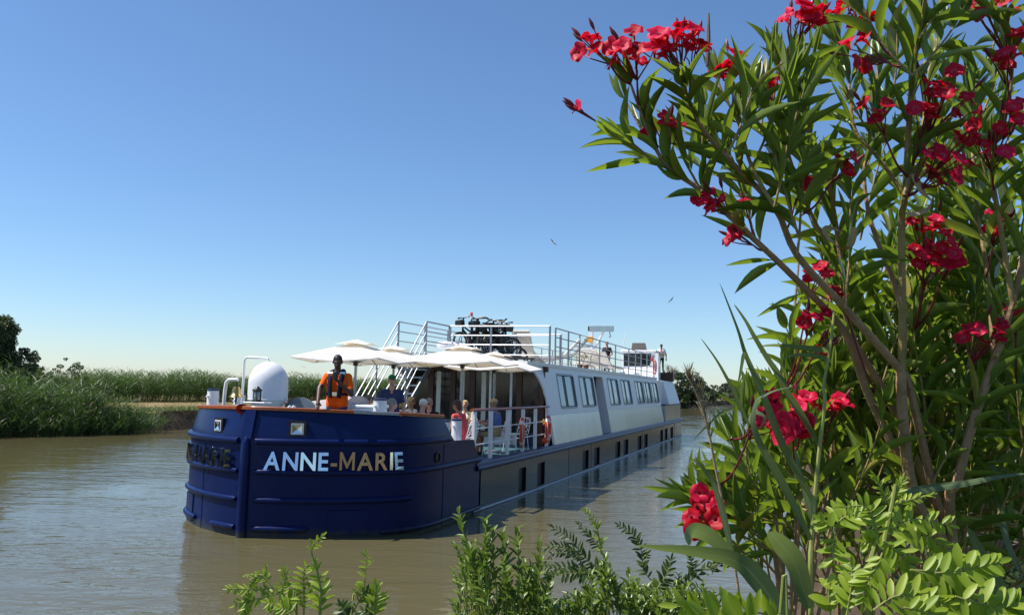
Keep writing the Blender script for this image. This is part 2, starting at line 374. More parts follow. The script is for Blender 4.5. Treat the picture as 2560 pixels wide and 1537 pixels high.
# ------------------------------------------------------------------ reeds and grass
M['reed'] = leafm('reed_leaf', (.028, .066, .012), (.085, .135, .030), (.10, .20, .02), .5, .3)
M['reeddry'] = leafm('dry_reed', (.30, .22, .11), (.20, .17, .08), (.3, .22, .1), .7, .2)
M['tan'] = leafm('dry_grass_blade', (.36, .27, .12), (.20, .19, .07), (.35, .28, .1), .7, .25)
M['weed'] = leafm('green_weed', (.05, .085, .015), (.12, .15, .035), (.12, .2, .03), .5, .3)
def blades(base, tip_dir, length, width, bend, segs=3, twist=None, seed=1):
    """base (n,3), tip_dir (n,3) unit, bend: droop amount; returns V,F,uv,rnd"""
    g = np.random.default_rng(seed); n = len(base)
    hz = np.stack([tip_dir[:, 0], tip_dir[:, 1], np.zeros(n)], 1); hl = np.linalg.norm(hz, axis=1, keepdims=True); hz = hz/np.maximum(hl, 1e-6)
    an = g.uniform(0, 2*np.pi, n); wv = np.stack([np.cos(an), np.sin(an), np.zeros(n)], 1)
    if twist is not None: wv = np.cross(tip_dir, np.array([0, 0, 1.])); wv /= np.maximum(np.linalg.norm(wv, axis=1, keepdims=True), 1e-6)
    V = []; UVs = []
    for k in range(segs+1):
        t = k/segs
        c = base + tip_dir*(length*t)[:, None] + hz*(bend*length*t*t)[:, None] - np.array([0, 0, 1.])*(bend*length*.7*t**2.5)[:, None]
        w = width*(1-t)**.7*(.6+.4*min(1, t*4)) + .0008
        V.append(np.stack([c-wv*w[:, None]/2, c+wv*w[:, None]/2], 1)); UVs.append(np.tile(np.array([[0, t], [1, t]])[None], (n, 1, 1)))
    V = np.concatenate(V, 1); UVs = np.concatenate(UVs, 1); per = V.shape[1]
    q = np.array([[2*k, 2*k+1, 2*k+3, 2*k+2] for k in range(segs)])
    F = (q[None]+(np.arange(n)*per)[:, None, None]).reshape(-1, 4)
    return V.reshape(-1, 3), F, UVs.reshape(-1, 2), np.repeat(g.uniform(0, 1, n), per)
def join(parts):
    V = []; F = []; UVs = []; Rn = []; o = 0
    for v, f, u, r in parts: V.append(v); F.append(f+o); UVs.append(u); Rn.append(r); o += len(v)
    return np.concatenate(V), np.concatenate(F), np.concatenate(UVs), np.concatenate(Rn)
def reed_mass(name, pts, h, label, mat='reed', leaves=5, seed=3, wid=.035, lean=.12):
    """pts (n,3) stalk bases, h (n) heights"""
    g = np.random.default_rng(seed); n = len(pts)
    d = np.stack([g.normal(0, lean, n)+.05, g.normal(0, lean, n), np.ones(n)], 1); d /= np.linalg.norm(d, axis=1, keepdims=True)
    parts = [blades(pts, d, h, np.full(n, .018), g.uniform(0, .12, n), 3, seed=seed)]
    for k in range(leaves):
        t = g.uniform(.25, 1.0, n); b = pts+d*(h*t)[:, None]
        an = g.uniform(0, 2*np.pi, n); up = g.uniform(.5, 1.5, n)
        dd = np.stack([np.cos(an), np.sin(an), up], 1); dd /= np.linalg.norm(dd, axis=1, keepdims=True)
        parts.append(blades(b, dd, g.uniform(.3, .65, n), g.uniform(.6, 1.3, n)*wid, g.uniform(.1, .5, n), 2, seed=seed+k+1))
    V, F, uv, r = join(parts)
    o = link(name, npmesh(name, V, F, M[mat], uv, r)); return tag(o, label, kind='stuff')
def along(P, lo, hi, n, y0, y1, seed, side=1):
    """points scattered at offset lo..hi from bank line between Y=y0..y1"""
    g = np.random.default_rng(seed); P = [Vector(p) for p in resample(P, 1.0)]; P = [p for p in P if y0 <= p.y <= y1]
    out = np.zeros((n, 3)); ii = g.integers(0, len(P)-1, n); tt = g.uniform(0, 1, n); oo = g.uniform(lo, hi, n)
    for k in range(n):
        a, b = P[ii[k]], P[ii[k]+1]; t = (b-a).normalized(); q = a.lerp(b, tt[k])+Vector((-t.y, t.x))*side*oo[k]
        out[k] = (q.x, q.y, 0)
    return out
def clump(p, lo, hi, f=.25, ph=0.0):
    return np.array([lo+(hi-lo)*(.5+.5*mnoise.noise((x*f+ph, y*f, 3.3))) for x, y, z in p])

# foreground-left mass, rising from the water's edge
g = np.random.default_rng(8)
def front_top(x, y):     # crest height, taken from the photograph's outline
    return 2.75+.5*np.clip((-x-19.5)/5, 0, 1)
p = along(LEFT, -.7, 5.5, 15500, -6, 41.9, 21)
p[:, 2] = np.clip(.25*(g.uniform(0, 1, len(p))), 0, 1)
hh = np.array([front_top(q[0], q[1]) for q in p])*clump(p, .58, 1.2, .7)*g.uniform(.72, 1.12, len(p))
edge = np.clip((42.2-p[:, 1])/2.6, .3, 1); hh *= edge
reed_mass('reed_bed', p, hh-p[:, 2], 'tall dark green reeds rising from the water at the left edge', leaves=7, seed=31, wid=.05, lean=.16)
pd = p[::14]
reed_mass('reed_plumes', pd, (hh-p[:, 2])[::14]*1.06, 'dry straw coloured stalks standing among the left-edge reeds', 'reeddry', leaves=2, seed=33, wid=.05, lean=.2)
# skirt of leaning leaves and dead stalks over the water
p = along(LEFT, -1.3, .2, 1500, 28, 42.6, 22)
reed_mass('reed_fringe', p, g.uniform(.5, 1.5, len(p)), 'low leaning reeds overhanging the water at the left bank', leaves=5, seed=52, wid=.045, lean=.5)
# belt of reeds behind the towpath
p = along(LEFT, 9.5, 14, 12500, 38, 92, 23); p[:, 2] = 1.05
hh = clump(p, 1.4, 2.45, .22)*g.uniform(.72, 1.1, len(p))
reed_mass('reed_belt', p, hh, 'long belt of bright green reeds behind the towpath', leaves=6, seed=77, wid=.055)
p = along(LEFT, 9, 13, 700, 38, 92, 24); p[:, 2] = 1.05
reed_mass('reed_plumes', p, clump(p, 1.9, 2.6, .3), 'dry straw coloured stalks among the reeds behind the towpath', 'reeddry', leaves=1, seed=78, wid=.06)
# towpath edge: dry grass and weeds
def grass(name, p, h, w, mat, seed, label):
    g2 = np.random.default_rng(seed); n = len(p)
    d = np.stack([g2.normal(0, .35, n), g2.normal(0, .35, n), np.ones(n)], 1); d /= np.linalg.norm(d, axis=1, keepdims=True)
    V, F, uv, r = blades(p, d, h, w, g2.uniform(.1, .6, n), 2, seed=seed); o = link(name, npmesh(name, V, F, M[mat], uv, r)); return tag(o, label, kind='stuff')
p = along(LEFT, .2, 1.7, 9000, 41, 75, 25); p[:, 2] = .95
grass('weeds', p, g.uniform(.12, .42, len(p)), np.full(len(p), .035), 'weed', 61, 'green weeds along the top of the far earth bank')
p = along(LEFT, 1.2, 9, 9000, 41, 75, 26); p[:, 2] = 1.05
grass('dry_grass', p, g.uniform(.08, .24, len(p)), np.full(len(p), .03), 'tan', 62, 'dry yellow grass on the far towpath')
# far reach
p = along(LEFT, .3, 9, 5200, 134, 262, 27); p[:, 2] = 1.0
grass('dry_grass', p[:1800], g.uniform(.4, .9, 1800), np.full(1800, .12), 'tan', 63, 'yellow grass on the distant bank past the stern')
reed_mass('reed_belt', p[1800:], clump(p[1800:], 1.0, 2.2, .08), 'distant grey-green reeds on the canal bend past the stern', leaves=4, seed=81, wid=.14)

# ------------------------------------------------------------------ trees and bushes
M['bark'] = pm('grey_brown_bark', (.13, .10, .075), .9, var=.4, vs=12, bump=.6, bs=30)
M['treeleaf'] = leafm('dark_tree_leaf', (.022, .040, .012), (.060, .085, .028), (.07, .12, .02), .5, .25)
M['bushleaf'] = leafm('bush_leaf', (.030, .055, .014), (.085, .115, .035), (.09, .15, .02), .5, .25)
M['redleaf'] = leafm('grey_bush_leaf', (.05, .055, .025), (.10, .09, .05), (.09, .1, .04), .6, .2)
def leaf_cloud(clumps, per, size, seed, flat=.8):
    """clumps: (centre, radius); leaf quads spread in the outer part of each clump"""
    g2 = np.random.default_rng(seed); C = []; 
    for c, r in clumps:
        k = max(6, int(per*(r**2))); d = g2.normal(0, 1, (k, 3)); d /= np.linalg.norm(d, axis=1, keepdims=True)
        C.append(np.array(c)+d*np.array([1, 1, flat])*(r*g2.uniform(.35, 1.06, k)**.6)[:, None])
    C = np.concatenate(C); n = len(C)
    a = g2.normal(0, 1, (n, 3)); a /= np.linalg.norm(a, axis=1, keepdims=True)
    b = np.cross(a, g2.normal(0, 1, (n, 3))); b /= np.linalg.norm(b, axis=1, keepdims=True)
    s = size*g2.uniform(.6, 1.4, n)[:, None]
    V = np.stack([C-a*s, C-b*s*.5, C+a*s, C+b*s*.5], 1).reshape(-1, 3)
    F = np.arange(n*4).reshape(-1, 4); uv = np.tile(np.array([[.5, 0], [0, .5], [.5, 1], [1, .5]]), (n, 1))
    return V, F, uv, np.repeat(g2.uniform(0, 1, n), 4)
def tree(name, loc, shapes, trunk_h, label, mat='treeleaf', nclump=60, per=160, size=.07, seed=1, cat='tree', group=None, trunk_r=.12):
    """shapes: list of ellipsoids (dx,dy,z, rx,ry,rz) relative to loc that the crown fills"""
    g2 = random.Random(seed); root = empty(name, loc, 0, label, cat, group)
    cl = []
    tot = sum(s[3]*s[5] for s in shapes)
    for dx, dy, z, rx, ry, rz in shapes:
        for k in range(max(4, int(nclump*rx*rz/tot))):
            while True:
                v = Vector((g2.uniform(-1, 1), g2.uniform(-1, 1), g2.uniform(-1, 1)))
                if .25 < v.length < 1: break
            v = v.normalized()*(v.length**.5)
            r = g2.uniform(.22, .5)*min(rx, rz)*(1.15-.5*v.length)
            cl.append(((dx+v.x*rx, dy+v.y*ry, z+v.z*rz), r))
    V, F, uv, r = leaf_cloud(cl, per, size, seed)
    link('crown', npmesh('crown', V, F, M[mat], uv, r), root)
    tb = MB(); tops = [c for c, r in cl]
    tb.tube([(0, 0, -.3), (.03, .02, trunk_h*.5), (0, .03, trunk_h)], [trunk_r*1.25, trunk_r, trunk_r*.8], 8)
    for c in g2.sample(tops, min(14, len(tops))):
        mid = Vector((c[0]*.45, c[1]*.45, trunk_h+(c[2]-trunk_h)*.35)); tb.tube([(0, .02, trunk_h*.85), mid, c], [trunk_r*.55, trunk_r*.33, trunk_r*.1], 5)
    tb.build('trunk', M['bark'], root, True)
    return root
pt = at(15, 900, 44)
tree('broadleaf_tree', (pt.x-2.0, 45, 1.1), [(-.4, 0, 3.9, 1.9, 1.8, 1.5), (-.3, .3, 2.1, 2.1, 1.8, 1.4), (.7, .2, 3.4, .8, .9, .8)], 1.6, 'tall dark broadleaf tree cut by the left edge of the picture', nclump=210, per=1500, size=.07, seed=4)
tree('broadleaf_tree', (at(50, 900, 46).x, 46, 1.1), [(0, 0, 1.9, 1.25, 1.2, 1.15), (-.5, 0, 1.1, 1.2, 1.1, .9)], .8, 'smaller round dark tree at the foot of the tall left tree', nclump=120, per=1500, size=.065, seed=9, trunk_r=.08)
k = 0
for px, top, Y, w in ((118, 912, 44.5, .55), (172, 893, 43.5, .6), (200, 905, 42.5, .4), (145, 915, 42.8, .5)):
    q = at(px, top, Y); h = q.z-.9
    tree('leafy_shrub', (q.x, Y, .9), [(0, 0, h*.62, w, w, h*.36), (0, 0, h*.3, w*1.2, w, h*.3)], h*.3, ['small shrub just right of the dark round tree, above the reeds', 'tallest pointed shrub standing out of the left reeds', 'low shrub on the right shoulder of the pointed shrub', 'rounded shrub between the dark tree and the pointed shrub'][k], 'bushleaf', 30, 2600, .05, 40+k, 'shrub', 'shrubs among the left reeds', .03); k += 1
tree('leafy_shrub', (atz(185, 1086).x+.6, 39.0, .0), [(0, 0, .55, .95, .7, .38), (.5, 0, .35, .7, .5, .3)], .2, 'yellow-green shrub hanging low over the water in front of the reeds', 'bushleaf', 34, 1600, .055, 46, 'shrub', None, .03)
for i, (px, py, Y, rx, h) in enumerate(((20, 1086, 37.6, 2.0, 2.1), (150, 1085, 38.9, 1.7, 1.9), (255, 1082, 40.2, 1.3, 1.6))):
    q = atz(px, py)
    tree('dark_bush', (q.x-.3, Y+.6, .1), [(0, 0, h*.52, rx, rx*.6, h*.42), (.2*rx, -.2, h*.25, rx*1.05, rx*.6, h*.25)], h*.3, ['dark rounded bush at the water edge in the lower left reeds', 'dark bush at the water edge in the middle of the left reeds', 'dark low bush where the left reeds meet the earth bank'][i], 'treeleaf', 60, 520, .085, 500+i, 'bush', 'dark bushes in the left reeds', .05)
# beyond the stern
for i, (px, top, Y, rx, lab) in enumerate(((1690, 925, 136, 3.2, 'dark bush directly behind the barge stern'), (1728, 930, 138, 2.9, 'dark pointed bush right of the stern, in front of the pale hut'), (1762, 960, 150, 3.0, 'lower bush right of the small pale hut'))):
    q = at(px, top, Y); h = q.z-.6
    tree('dark_bush', (q.x, Y, .6), [(0, 0, h*.55, rx, rx*.8, h*.42), (.3*rx, 0, h*.3, rx*1.1, rx, h*.3)], h*.3, lab, 'treeleaf', 60, 330, .15, 60+i, 'bush', 'bushes past the stern', .12)
for i, (px, top, Y, rx, lab, mt) in enumerate(((1795, 957, 205, 4.4, 'brownish round far bush on the canal bend', 'redleaf'), (1833, 952, 215, 3.6, 'tallest far round bush on the canal bend', 'bushleaf'), (1872, 964, 235, 5.5, 'wide low far bush right of the round ones', 'redleaf'), (1905, 962, 245, 4.2, 'far bush partly hidden by the near right shrub', 'bushleaf'))):
    q = at(px, top, Y); h = q.z-1
    tree('far_bush', (q.x, Y, 1), [(0, 0, h*.5, rx, rx, h*.5)], h*.25, lab, mt, 45, 170, .24, 70+i, 'bush', 'far bushes on the canal bend', .15)
for i, (px, top, Y, rx, lab) in enumerate(((1935, 952, 72, 2.1, 'leafy bush on the near bank, left one behind the oleander'), (1990, 930, 70, 2.3, 'taller leafy bush on the near bank behind the oleander'), (2070, 925, 66, 2.6, 'leafy bush on the near bank mostly hidden by oleander stems'))):
    q = at(px, top, Y); h = q.z-.5
    tree('leafy_bush', (q.x, Y, .5), [(0, 0, h*.6, rx, rx*.8, h*.4), (-.3*rx, 0, h*.28, rx*1.15, rx, h*.28)], h*.3, lab, 'bushleaf', 70, 700, .10, 80+i, 'bush', 'bushes on the near bank', .08)
# bare tree
q = at(1672, 905, 134); root = empty('bare_tree', (q.x, 134, .8), 0, 'leafless grey tree sticking up behind the stern bushes', 'tree')
tb = MB(); g3 = random.Random(3); H = q.z-.8
def twig(p, d, L_, r, lv, mb_):
    e = p+d*L_; mb_.tube([p, p+d*L_*.5+Vector((g3.uniform(-.1, .1)*L_, 0, 0)), e], [r, r*.8, r*.55], 5)
    if lv > 0:
        for k in range(3 if lv > 1 else 4):
            dd = (d+Vector((g3.uniform(-.75, .75), g3.uniform(-.5, .5), g3.uniform(-.1, .5)))).normalized(); twig(p+d*L_*g3.uniform(.45, 1), dd, L_*g3.uniform(.5, .75), r*.55, lv-1, mb_)
tk = MB()
tk.tube([(0, 0, -.3), (.05, 0, H*.2), (0, 0, H*.4)], [.22, .17, .13], 8); tk.build('trunk', M['bark'], root, True)
for k in range(6): twig(Vector((0, 0, H*.36)), Vector((g3.uniform(-.5, .5), g3.uniform(-.3, .3), 1)).normalized(), H*.3, .09, 3, tb)
tb.build('branches', M['bark'], root)
# small pale hut
q = at(1742, 985, 142); root = empty('small_hut', (q.x, 142, 1.0), R(-20), 'small pale hut with a dark cap roof half hidden by bushes past the stern', 'hut')
M['stone'] = pm('pale_render', (.55, .50, .40), .9, var=.2, vs=3)
hz_ = at(1742, 962, 142).z-1.0
MB().box(-.75, .75, -.75, .75, -.2, hz_, .03).build('wall', M['stone'], root)
MB().lathe([(1.2, hz_), (1.15, hz_+.15), (.5, hz_+.75), (.05, hz_+.95)], 4).build('roof', M['dark'], root)
MB().box(-.3, .3, -.79, -.74, .3, hz_-.5).build('door', M['brown'], root)
# white bent pipe on the near bank
q0 = at(1943, 990, 62); q1 = at(1951, 907, 62); q2 = at(2008, 903, 62)
root = empty('pipe_gantry', (q0.x, 62, 1.0), 0, 'white bent pipe gantry standing on the near bank behind the oleander', 'pipe')
P = [Vector((0, 0, 0)), q1-Vector((q0.x, 62, 1.0))-Vector((0, 0, .25)), q1-Vector((q0.x, 62, 1.0))-Vector((-.08, 0, .06)), q1-Vector((q0.x, 62, 1.0))+Vector((.3, 0, 0)), q2-Vector((q0.x, 62, 1.0))]
MB().tube(P, .065, 8).build('pipe', M['white'], root, True)
MB().tube([P[-1]+Vector((-.05, 0, 0)), P[-1]+Vector((.7, 0, -.1))], .09, 6).build('spout', M['dark'], root)
MB().tube([P[-1]+Vector((-.3, 0, 0)), P[-1]+Vector((-.2, 0, -1.5))], .015, 4).build('chain', M['rail'], root)
# ================================================================== the barge
TH = R(18.655); BO = Vector((-4.459, 14.217, 0))
BP = Vector((math.cos(TH), -math.sin(TH), 0)); BA = Vector((math.sin(TH), math.cos(TH), 0))
def B(p, a, z=0.0): return BO+BP*p+BA*a+Vector((0, 0, z))     # port offset, distance aft of the stem, height
LEN = 39.3; HB = 2.5
barge = empty('barge', BO, -TH, 'long low river barge with navy blue bow, white cabin and steel sides on the canal', 'barge')
# everything below is in barge coordinates x = port, y = aft, z = up
def bow_half(n=44):
    A, N_, M_ = 3.2, 3.6, 1.7; out = []
    for i in range(n+1):
        t = (math.pi/2)*(i/n)
        p = HB*math.sin(t)**(2/M_); a = A*(1-math.cos(t)**(2/N_)) if i < n else A
        a += .15*p*(1-(p/HB)**4); out.append((p, a))
    return out
def arc_resample(P, step):
    L_ = [0]
    for q0, q1 in zip(P[:-1], P[1:]): L_.append(L_[-1]+math.hypot(q1[0]-q0[0], q1[1]-q0[1]))
    n = int(L_[-1]/step); out = []; j = 0
    for i in range(n+1):
        s = L_[-1]*i/n
        while j < len(L_)-2 and L_[j+1] < s: j += 1
        t = (s-L_[j])/max(1e-9, L_[j+1]-L_[j]); out.append((P[j][0]+(P[j+1][0]-P[j][0])*t, P[j][1]+(P[j+1][1]-P[j][1])*t))
    return out
half = arc_resample(bow_half(200), .085)
brk = [2.79, 3.14, 4.25, 4.64]
side = sorted(set([half[-1][1]+.12*k for k in range(1, 14)]+brk))
half = [q for q in half if all(abs(q[1]-b_) > .04 or q[0] < 2.3 for b_ in brk)]
pts = half+[(HB, a) for a in side if a > half[-1][1]+.02]
for b_ in brk[:1]:
    # exact break on the curve
    for i in range(len(pts)-1):
        if pts[i][1] < b_ < pts[i+1][1]:
            t = (b_-pts[i][1])/(pts[i+1][1]-pts[i][1]); pts.insert(i+1, (pts[i][0]+(pts[i+1][0]-pts[i][0])*t, b_)); break
half = sorted(set(pts), key=lambda q: (q[1]+q[0]*.001))
half = [q for q in half if q[1] <= 4.7]
def half_norm(i):
    a = half[max(0, i-1)]; b = half[min(len(half)-1, i+1)]
    if i == 0: a = (-half[1][0], half[1][1])
    t = Vector((b[0]-a[0], b[1]-a[1])).normalized(); return Vector((t.y, -t.x))   # outward for the port half
PER = []      # starboard aft -> stem -> port aft : (x, y, nx, ny)
for i in range(len(half)-1, 0, -1): n_ = half_norm(i); PER.append((-half[i][0], half[i][1], -n_.x, n_.y))
for i in range(len(half)):
    n_ = half_norm(i); PER.append((half[i][0], half[i][1], n_.x if i else 0, n_.y if i else -1))
STEM = len(half)-1
def off(i, d, z): x, y, nx, ny = PER[i]; return (x+nx*d, y+ny*d, z)
def topz(a):
    P = [(-1, 2.125), (0, 2.125), (2.79, 2.0), (3.14, 1.545), (4.25, 1.515), (4.64, .99), (9, .99)]
    for (a0, z0), (a1, z1) in zip(P[:-1], P[1:]):
        if a0 <= a <= a1: return z0+(z1-z0)*(a-a0)/(a1-a0)
    return .99
def tumble(z): return -.24*max(0, z-1.62)
rows = []
for z in (-.6, -.2, 0, .2, .5, .8, 1.0):
    r_ = [off(i, 0, z) for i in range(len(PER))]
    rows.append(r_)
hb = MB().grid(rows)
for zt in (.25, .5, .75, 1.0): pass
rows = []
for t in (0, .15, .3, .45, .6, .62, .75, .9, 1.0):
    rows.append([off(i, 0, 0) for i in range(len(PER))])
def upper(i, t):
    tz = topz(PER[i][1]); zk = min(1.62, tz); z = 1.0+(zk-1.0)*min(1, t/.55) if t <= .55 else zk+(tz-zk)*(t-.55)/.45
    return z
rows = [[off(i, tumble(upper(i, t)), upper(i, t)) for i in range(len(PER))] for t in (0, .2, .4, .55, .7, .85, 1.0)]
hb.grid(rows)
# the aft body sits inside the side plating
ym = half[-1][1]; stern = LEN
for s in (-1, 1):
    hb.grid([[(s*2.5, ym, -.6), (s*2.5, ym, 1.0)], [(s*2.36, ym+.02, -.6), (s*2.36, ym+.02, .93)], [(s*2.36, stern-.6, -.6), (s*2.36, stern-.6, .93)], [(s*1.9, stern-.05, -.6), (s*1.9, stern-.05, .93)]][::s])
hb.add([(-1.9, stern-.05, -.6), (1.9, stern-.05, -.6), (1.9, stern-.05, .93), (-1.9, stern-.05, .93)], [(0, 1, 2, 3)])
hull = hb.build('hull', M['hull'], barge, True, 30)
# inside of the bulwark, thickness on top
ib = MB(); ns = [i for i in range(len(PER)) if topz(PER[i][1]) > 1.0]
ib.grid([[off(i, tumble(upper(i, t))-.07, upper(i, t)) for i in ns] for t in (1.0, .7, .4, 0)])
ib.build('bulwark_lining', M['white'], barge, True)
tb = MB(); tb.grid([[off(i, tumble(topz(PER[i][1])), topz(PER[i][1])) for i in ns], [off(i, tumble(topz(PER[i][1]))-.07, topz(PER[i][1])) for i in ns]])
tb.build('bulwark_edge', M['hull'], barge)
# wooden cap rail, with a grey metal length on the port side
cap_i = [i for i in range(len(PER)) if PER[i][1] <= 2.8]
def sweep(idx, d0, d1, h0, h1):
    r_ = []
    for dd, hh_ in ((d0, h0), (d0, h1-.012), (d0-.012, h1), (d1+.012, h1), (d1, h1-.012), (d1, h0)):
        r_.append([off(i, tumble(topz(PER[i][1]))+dd, topz(PER[i][1])+hh_) for i in idx])
    mb_ = MB().grid(r_+[r_[0]])
    n = len(idx); mb_.f += [tuple(k*n for k in range(6)), tuple(k*n+n-1 for k in range(5, -1, -1))]; mb_.m += [0, 0]; return mb_
grey = [i for i in cap_i if i > STEM and 1.62 < PER[i][0] < 2.27]
wa = [i for i in cap_i if i <= grey[0]]; wb_ = [i for i in cap_i if i >= grey[-1]]
sweep(wa, .035, -.11, .002, .06).build('cap_rail', M['wood'], barge, True, 30)
if len(wb_) > 1: sweep(wb_, .035, -.11, .002, .06).build('cap_rail', M['wood'], barge, True, 30)
sweep(grey, .03, -.105, .003, .055).build('cap_rail_plate', M['rail'], barge, True, 30)
# rubbing strakes
def strake(zc, sgn, s0, s1, r, name='rubbing_strake'):
    idx = [i for i in range(len(PER)) if (PER[i][0] > 0 if sgn > 0 else PER[i][0] < 0)]
    idx = idx if sgn > 0 else idx[::-1]
    d = [0.0]
    q = [off(i, 0, zc) for i in idx]; d[0] = math.hypot(q[0][0], q[0][1])
    for a, b in zip(q[:-1], q[1:]): d.append(d[-1]+math.dist(a, b))
    sel = [(i, dd) for i, dd in zip(idx, d) if s0 <= dd <= s1]
    path = [off(i, .012, zc) for i, dd in sel]; rr = [r*min(1, .35+((dd-s0)/.12)) if dd-s0 < .08 else (r*min(1, .3+(s1-dd)/.12) if s1-dd < .09 else r) for i, dd in sel]
    MB().tube(path, rr, 10).build(name, M['hull'], barge, True)
for sgn in (1, -1):
    strake(1.60, sgn, .10, 4.4, .058); strake(1.09, sgn, .12, 6.4, .05); strake(.62, sgn, .12, 3.0 if sgn > 0 else 6, .05); strake(.15, sgn, .12, 1.12 if sgn > 0 else .9, .055)
strake(.15, -1, 1.5, 3.2, .055); strake(.08, 1, 2.3, 6.4, .045)
MB().tube([(0, -.01, -.5), (0, -.015, 1.0), (0, -.01, 1.55), (0, .03, 1.66)], [.085, .085, .082, .05], 12).build('stem_post', M['hull'], barge, True)
MB().prism([(-.10, -.02, 1.64), (.10, -.02, 1.64), (.10, .09, 2.12), (-.10, .09, 2.12)], (0, .04, 0)).build('stem_plate', M['hull'], barge)
# surface mapping of the bow: arc distance from the stem -> point and outward normal
def bow_at(s, z, lift=0.0):
    sg = 1 if s >= 0 else -1; s = abs(s); idx = range(STEM, len(PER)) ; d = 0; prev = None
    for i in idx:
        x, y, nx, ny = PER[i]
        if prev is not None:
            px_, py_, pnx, pny = prev; L_ = math.hypot(x-px_, y-py_)
            if d+L_ >= s:
                t = (s-d)/L_; n_ = Vector((pnx+(nx-pnx)*t, pny+(ny-pny)*t)).normalized()
                off_ = lift+tumble(z); return Vector((sg*(px_+(x-px_)*t+n_.x*off_), py_+(y-py_)*t+n_.y*off_, z)), Vector((sg*n_.x, n_.y, 0))
            d += L_
        prev = PER[i]
    return Vector((sg*HB, 4, z)), Vector((sg, 0, 0))
# name letters
def letter_mesh(ch, size, bold=0.0):
    cu = bpy.data.curves.new('t', 'FONT'); cu.body = ch; cu.size = size; cu.extrude = .012; cu.offset = bold; cu.resolution_u = 6
    o = bpy.data.objects.new('t', cu); COL.objects.link(o); dg = bpy.context.evaluated_depsgraph_get(); dg.update()
    me = bpy.data.meshes.new_from_object(o.evaluated_get(dg)); bpy.data.objects.remove(o); return me
NAME = 'ANNE-MARIE'; CAPH = .305; SZ = CAPH/.729
adv = []; meshes = {}
for ch in set(NAME):
    me = letter_mesh(ch, SZ, .008); co = np.zeros(len(me.vertices)*3, np.float32); me.vertices.foreach_get('co', co); co = co.reshape(-1, 3)
    meshes[ch] = (me, co, co[:, 0].min(), co[:, 0].max())
def letter_M():
    w, h, s = .92*CAPH, CAPH, .15*CAPH; e = .012
    P = [(0, 0), (s, 0), (s, h*.66), (w/2-.01, h*.10), (w/2+.01, h*.10), (w-s, h*.66), (w-s, 0), (w, 0), (w, h), (w-s*1.05, h), (w/2, h*.36), (s*1.05, h), (0, h)]
    return MB().prism([(x, y, -e) for x, y in P], (0, 0, 2*e)).mesh('letter', M['chrome'])
me = letter_M(); co = np.zeros(len(me.vertices)*3, np.float32); me.vertices.foreach_get('co', co); co = co.reshape(-1, 3); meshes['M'] = (me, co, co[:, 0].min(), co[:, 0].max())
def put_name(s0, s1, sgn, z0):
    wid = [(meshes[c][3]-meshes[c][2]) for c in NAME]; gap = .045; tot = sum(wid)+gap*(len(NAME)-1); k = (s1-s0)/tot
    s = 0; TILT = (.20, .20, .10, .16, 0, 0, .01, 0, .05, .20) if sgn > 0 else (.055, .06, .05, .065, .06, .055, .06, .05, .065, .055)
    for c, w, tl in zip(NAME, wid, TILT):
        me = meshes[c][0].copy(); co = meshes[c][1].copy(); V = np.zeros_like(co)
        for q in range(len(co)):
            u = (s+co[q, 0]-meshes[c][2])*k
            arc = (s0+u) if sgn > 0 else -(s1-u)
            P_, n_ = bow_at(arc, z0+co[q, 1], 0.055+co[q, 2]-tl*(co[q, 1]-.12)); V[q] = P_
        me.vertices.foreach_set('co', V.ravel()); me.materials.clear(); me.materials.append(M['chrome']); me.update()
        link('letter', me, barge); s += w+gap
put_name(.345, 2.70, 1, 1.14); put_name(.30, 3.0, -1, 1.14)
for sg in (-1, 1):
    for sw in (1.28, 2.62, 4.05): MB().tube([bow_at(sg*sw, z_, .003)[0] for z_ in (-.1, .3, .7, 1.1, 1.5)], .006, 5).build('weld_seam', M['hull'], barge)
# square hawse lights in the bow
def hawse(sc, zc):
    P_, n_ = bow_at(sc, zc, 0.004); t = Vector((-n_.y, n_.x, 0)); m_ = Matrix((( t.x, n_.x, 0, P_.x), (t.y, n_.y, 0, P_.y), (0, 0, 1, P_.z), (0, 0, 0, 1)))
    MB().obox(m_, .30, .05, .27).build('fairlead_box', M['black'], barge)
    fr = MB()
    for x, z, w, h in ((0, .085, .21, .018), (0, -.085, .21, .018), (-.097, 0, .018, .152), (.097, 0, .018, .152)): fr.obox(m_ @ Matrix.Translation((x, .031, z)), w, .014, h)
    fr.build('fairlead_frame', M['white'], barge)  # chrome frame coloured white, its bright reflection put into the colour
    lens = MB(); c = m_ @ Vector((0, .028, 0)); q = [m_ @ Vector((x, .046, z)) for x, z in ((-.085, -.075), (.085, -.075), (.085, .075), (-.085, .075))]
    lens.add([c]+q, [(0, 1, 2), (0, 2, 3), (0, 3, 4), (0, 4, 1)]).build('fairlead_lens', M['chrome'], barge)
hawse(.86, 1.82); hawse(-.86, 1.82)
# flush plates near the waterline
def plate(s0, s1, z0, z1):
    n = 8; mb_ = MB()
    rows = [[bow_at(s0+(s1-s0)*k/n, z, .012)[0] for k in range(n+1)] for z in (z0, z1)]; mb_.grid(rows)
    for a, b in ((0, 0), (n, n)): pass
    edge = [rows[0][k] for k in range(n+1)]+[rows[1][k] for k in range(n, -1, -1)]
    mb_.tube(edge+[edge[0]], .006, 4, cap=False); mb_.build('hull_plate', M['hull'], barge)
plate(1.42, 2.1, .06, .46); plate(-2.35, -1.75, .05, .52)
for k in range(1): 
    P_, n_ = bow_at(3.75, 1.28, .005); m_ = n_.to_track_quat('Z', 'Y').to_matrix().to_4x4(); m_.translation = P_
    MB().lathe([(.10, 0), (.10, .02), (.085, .025), (.085, -.02)], 16, mtx=m_).build('hawse_hole', M['black'], barge, True)

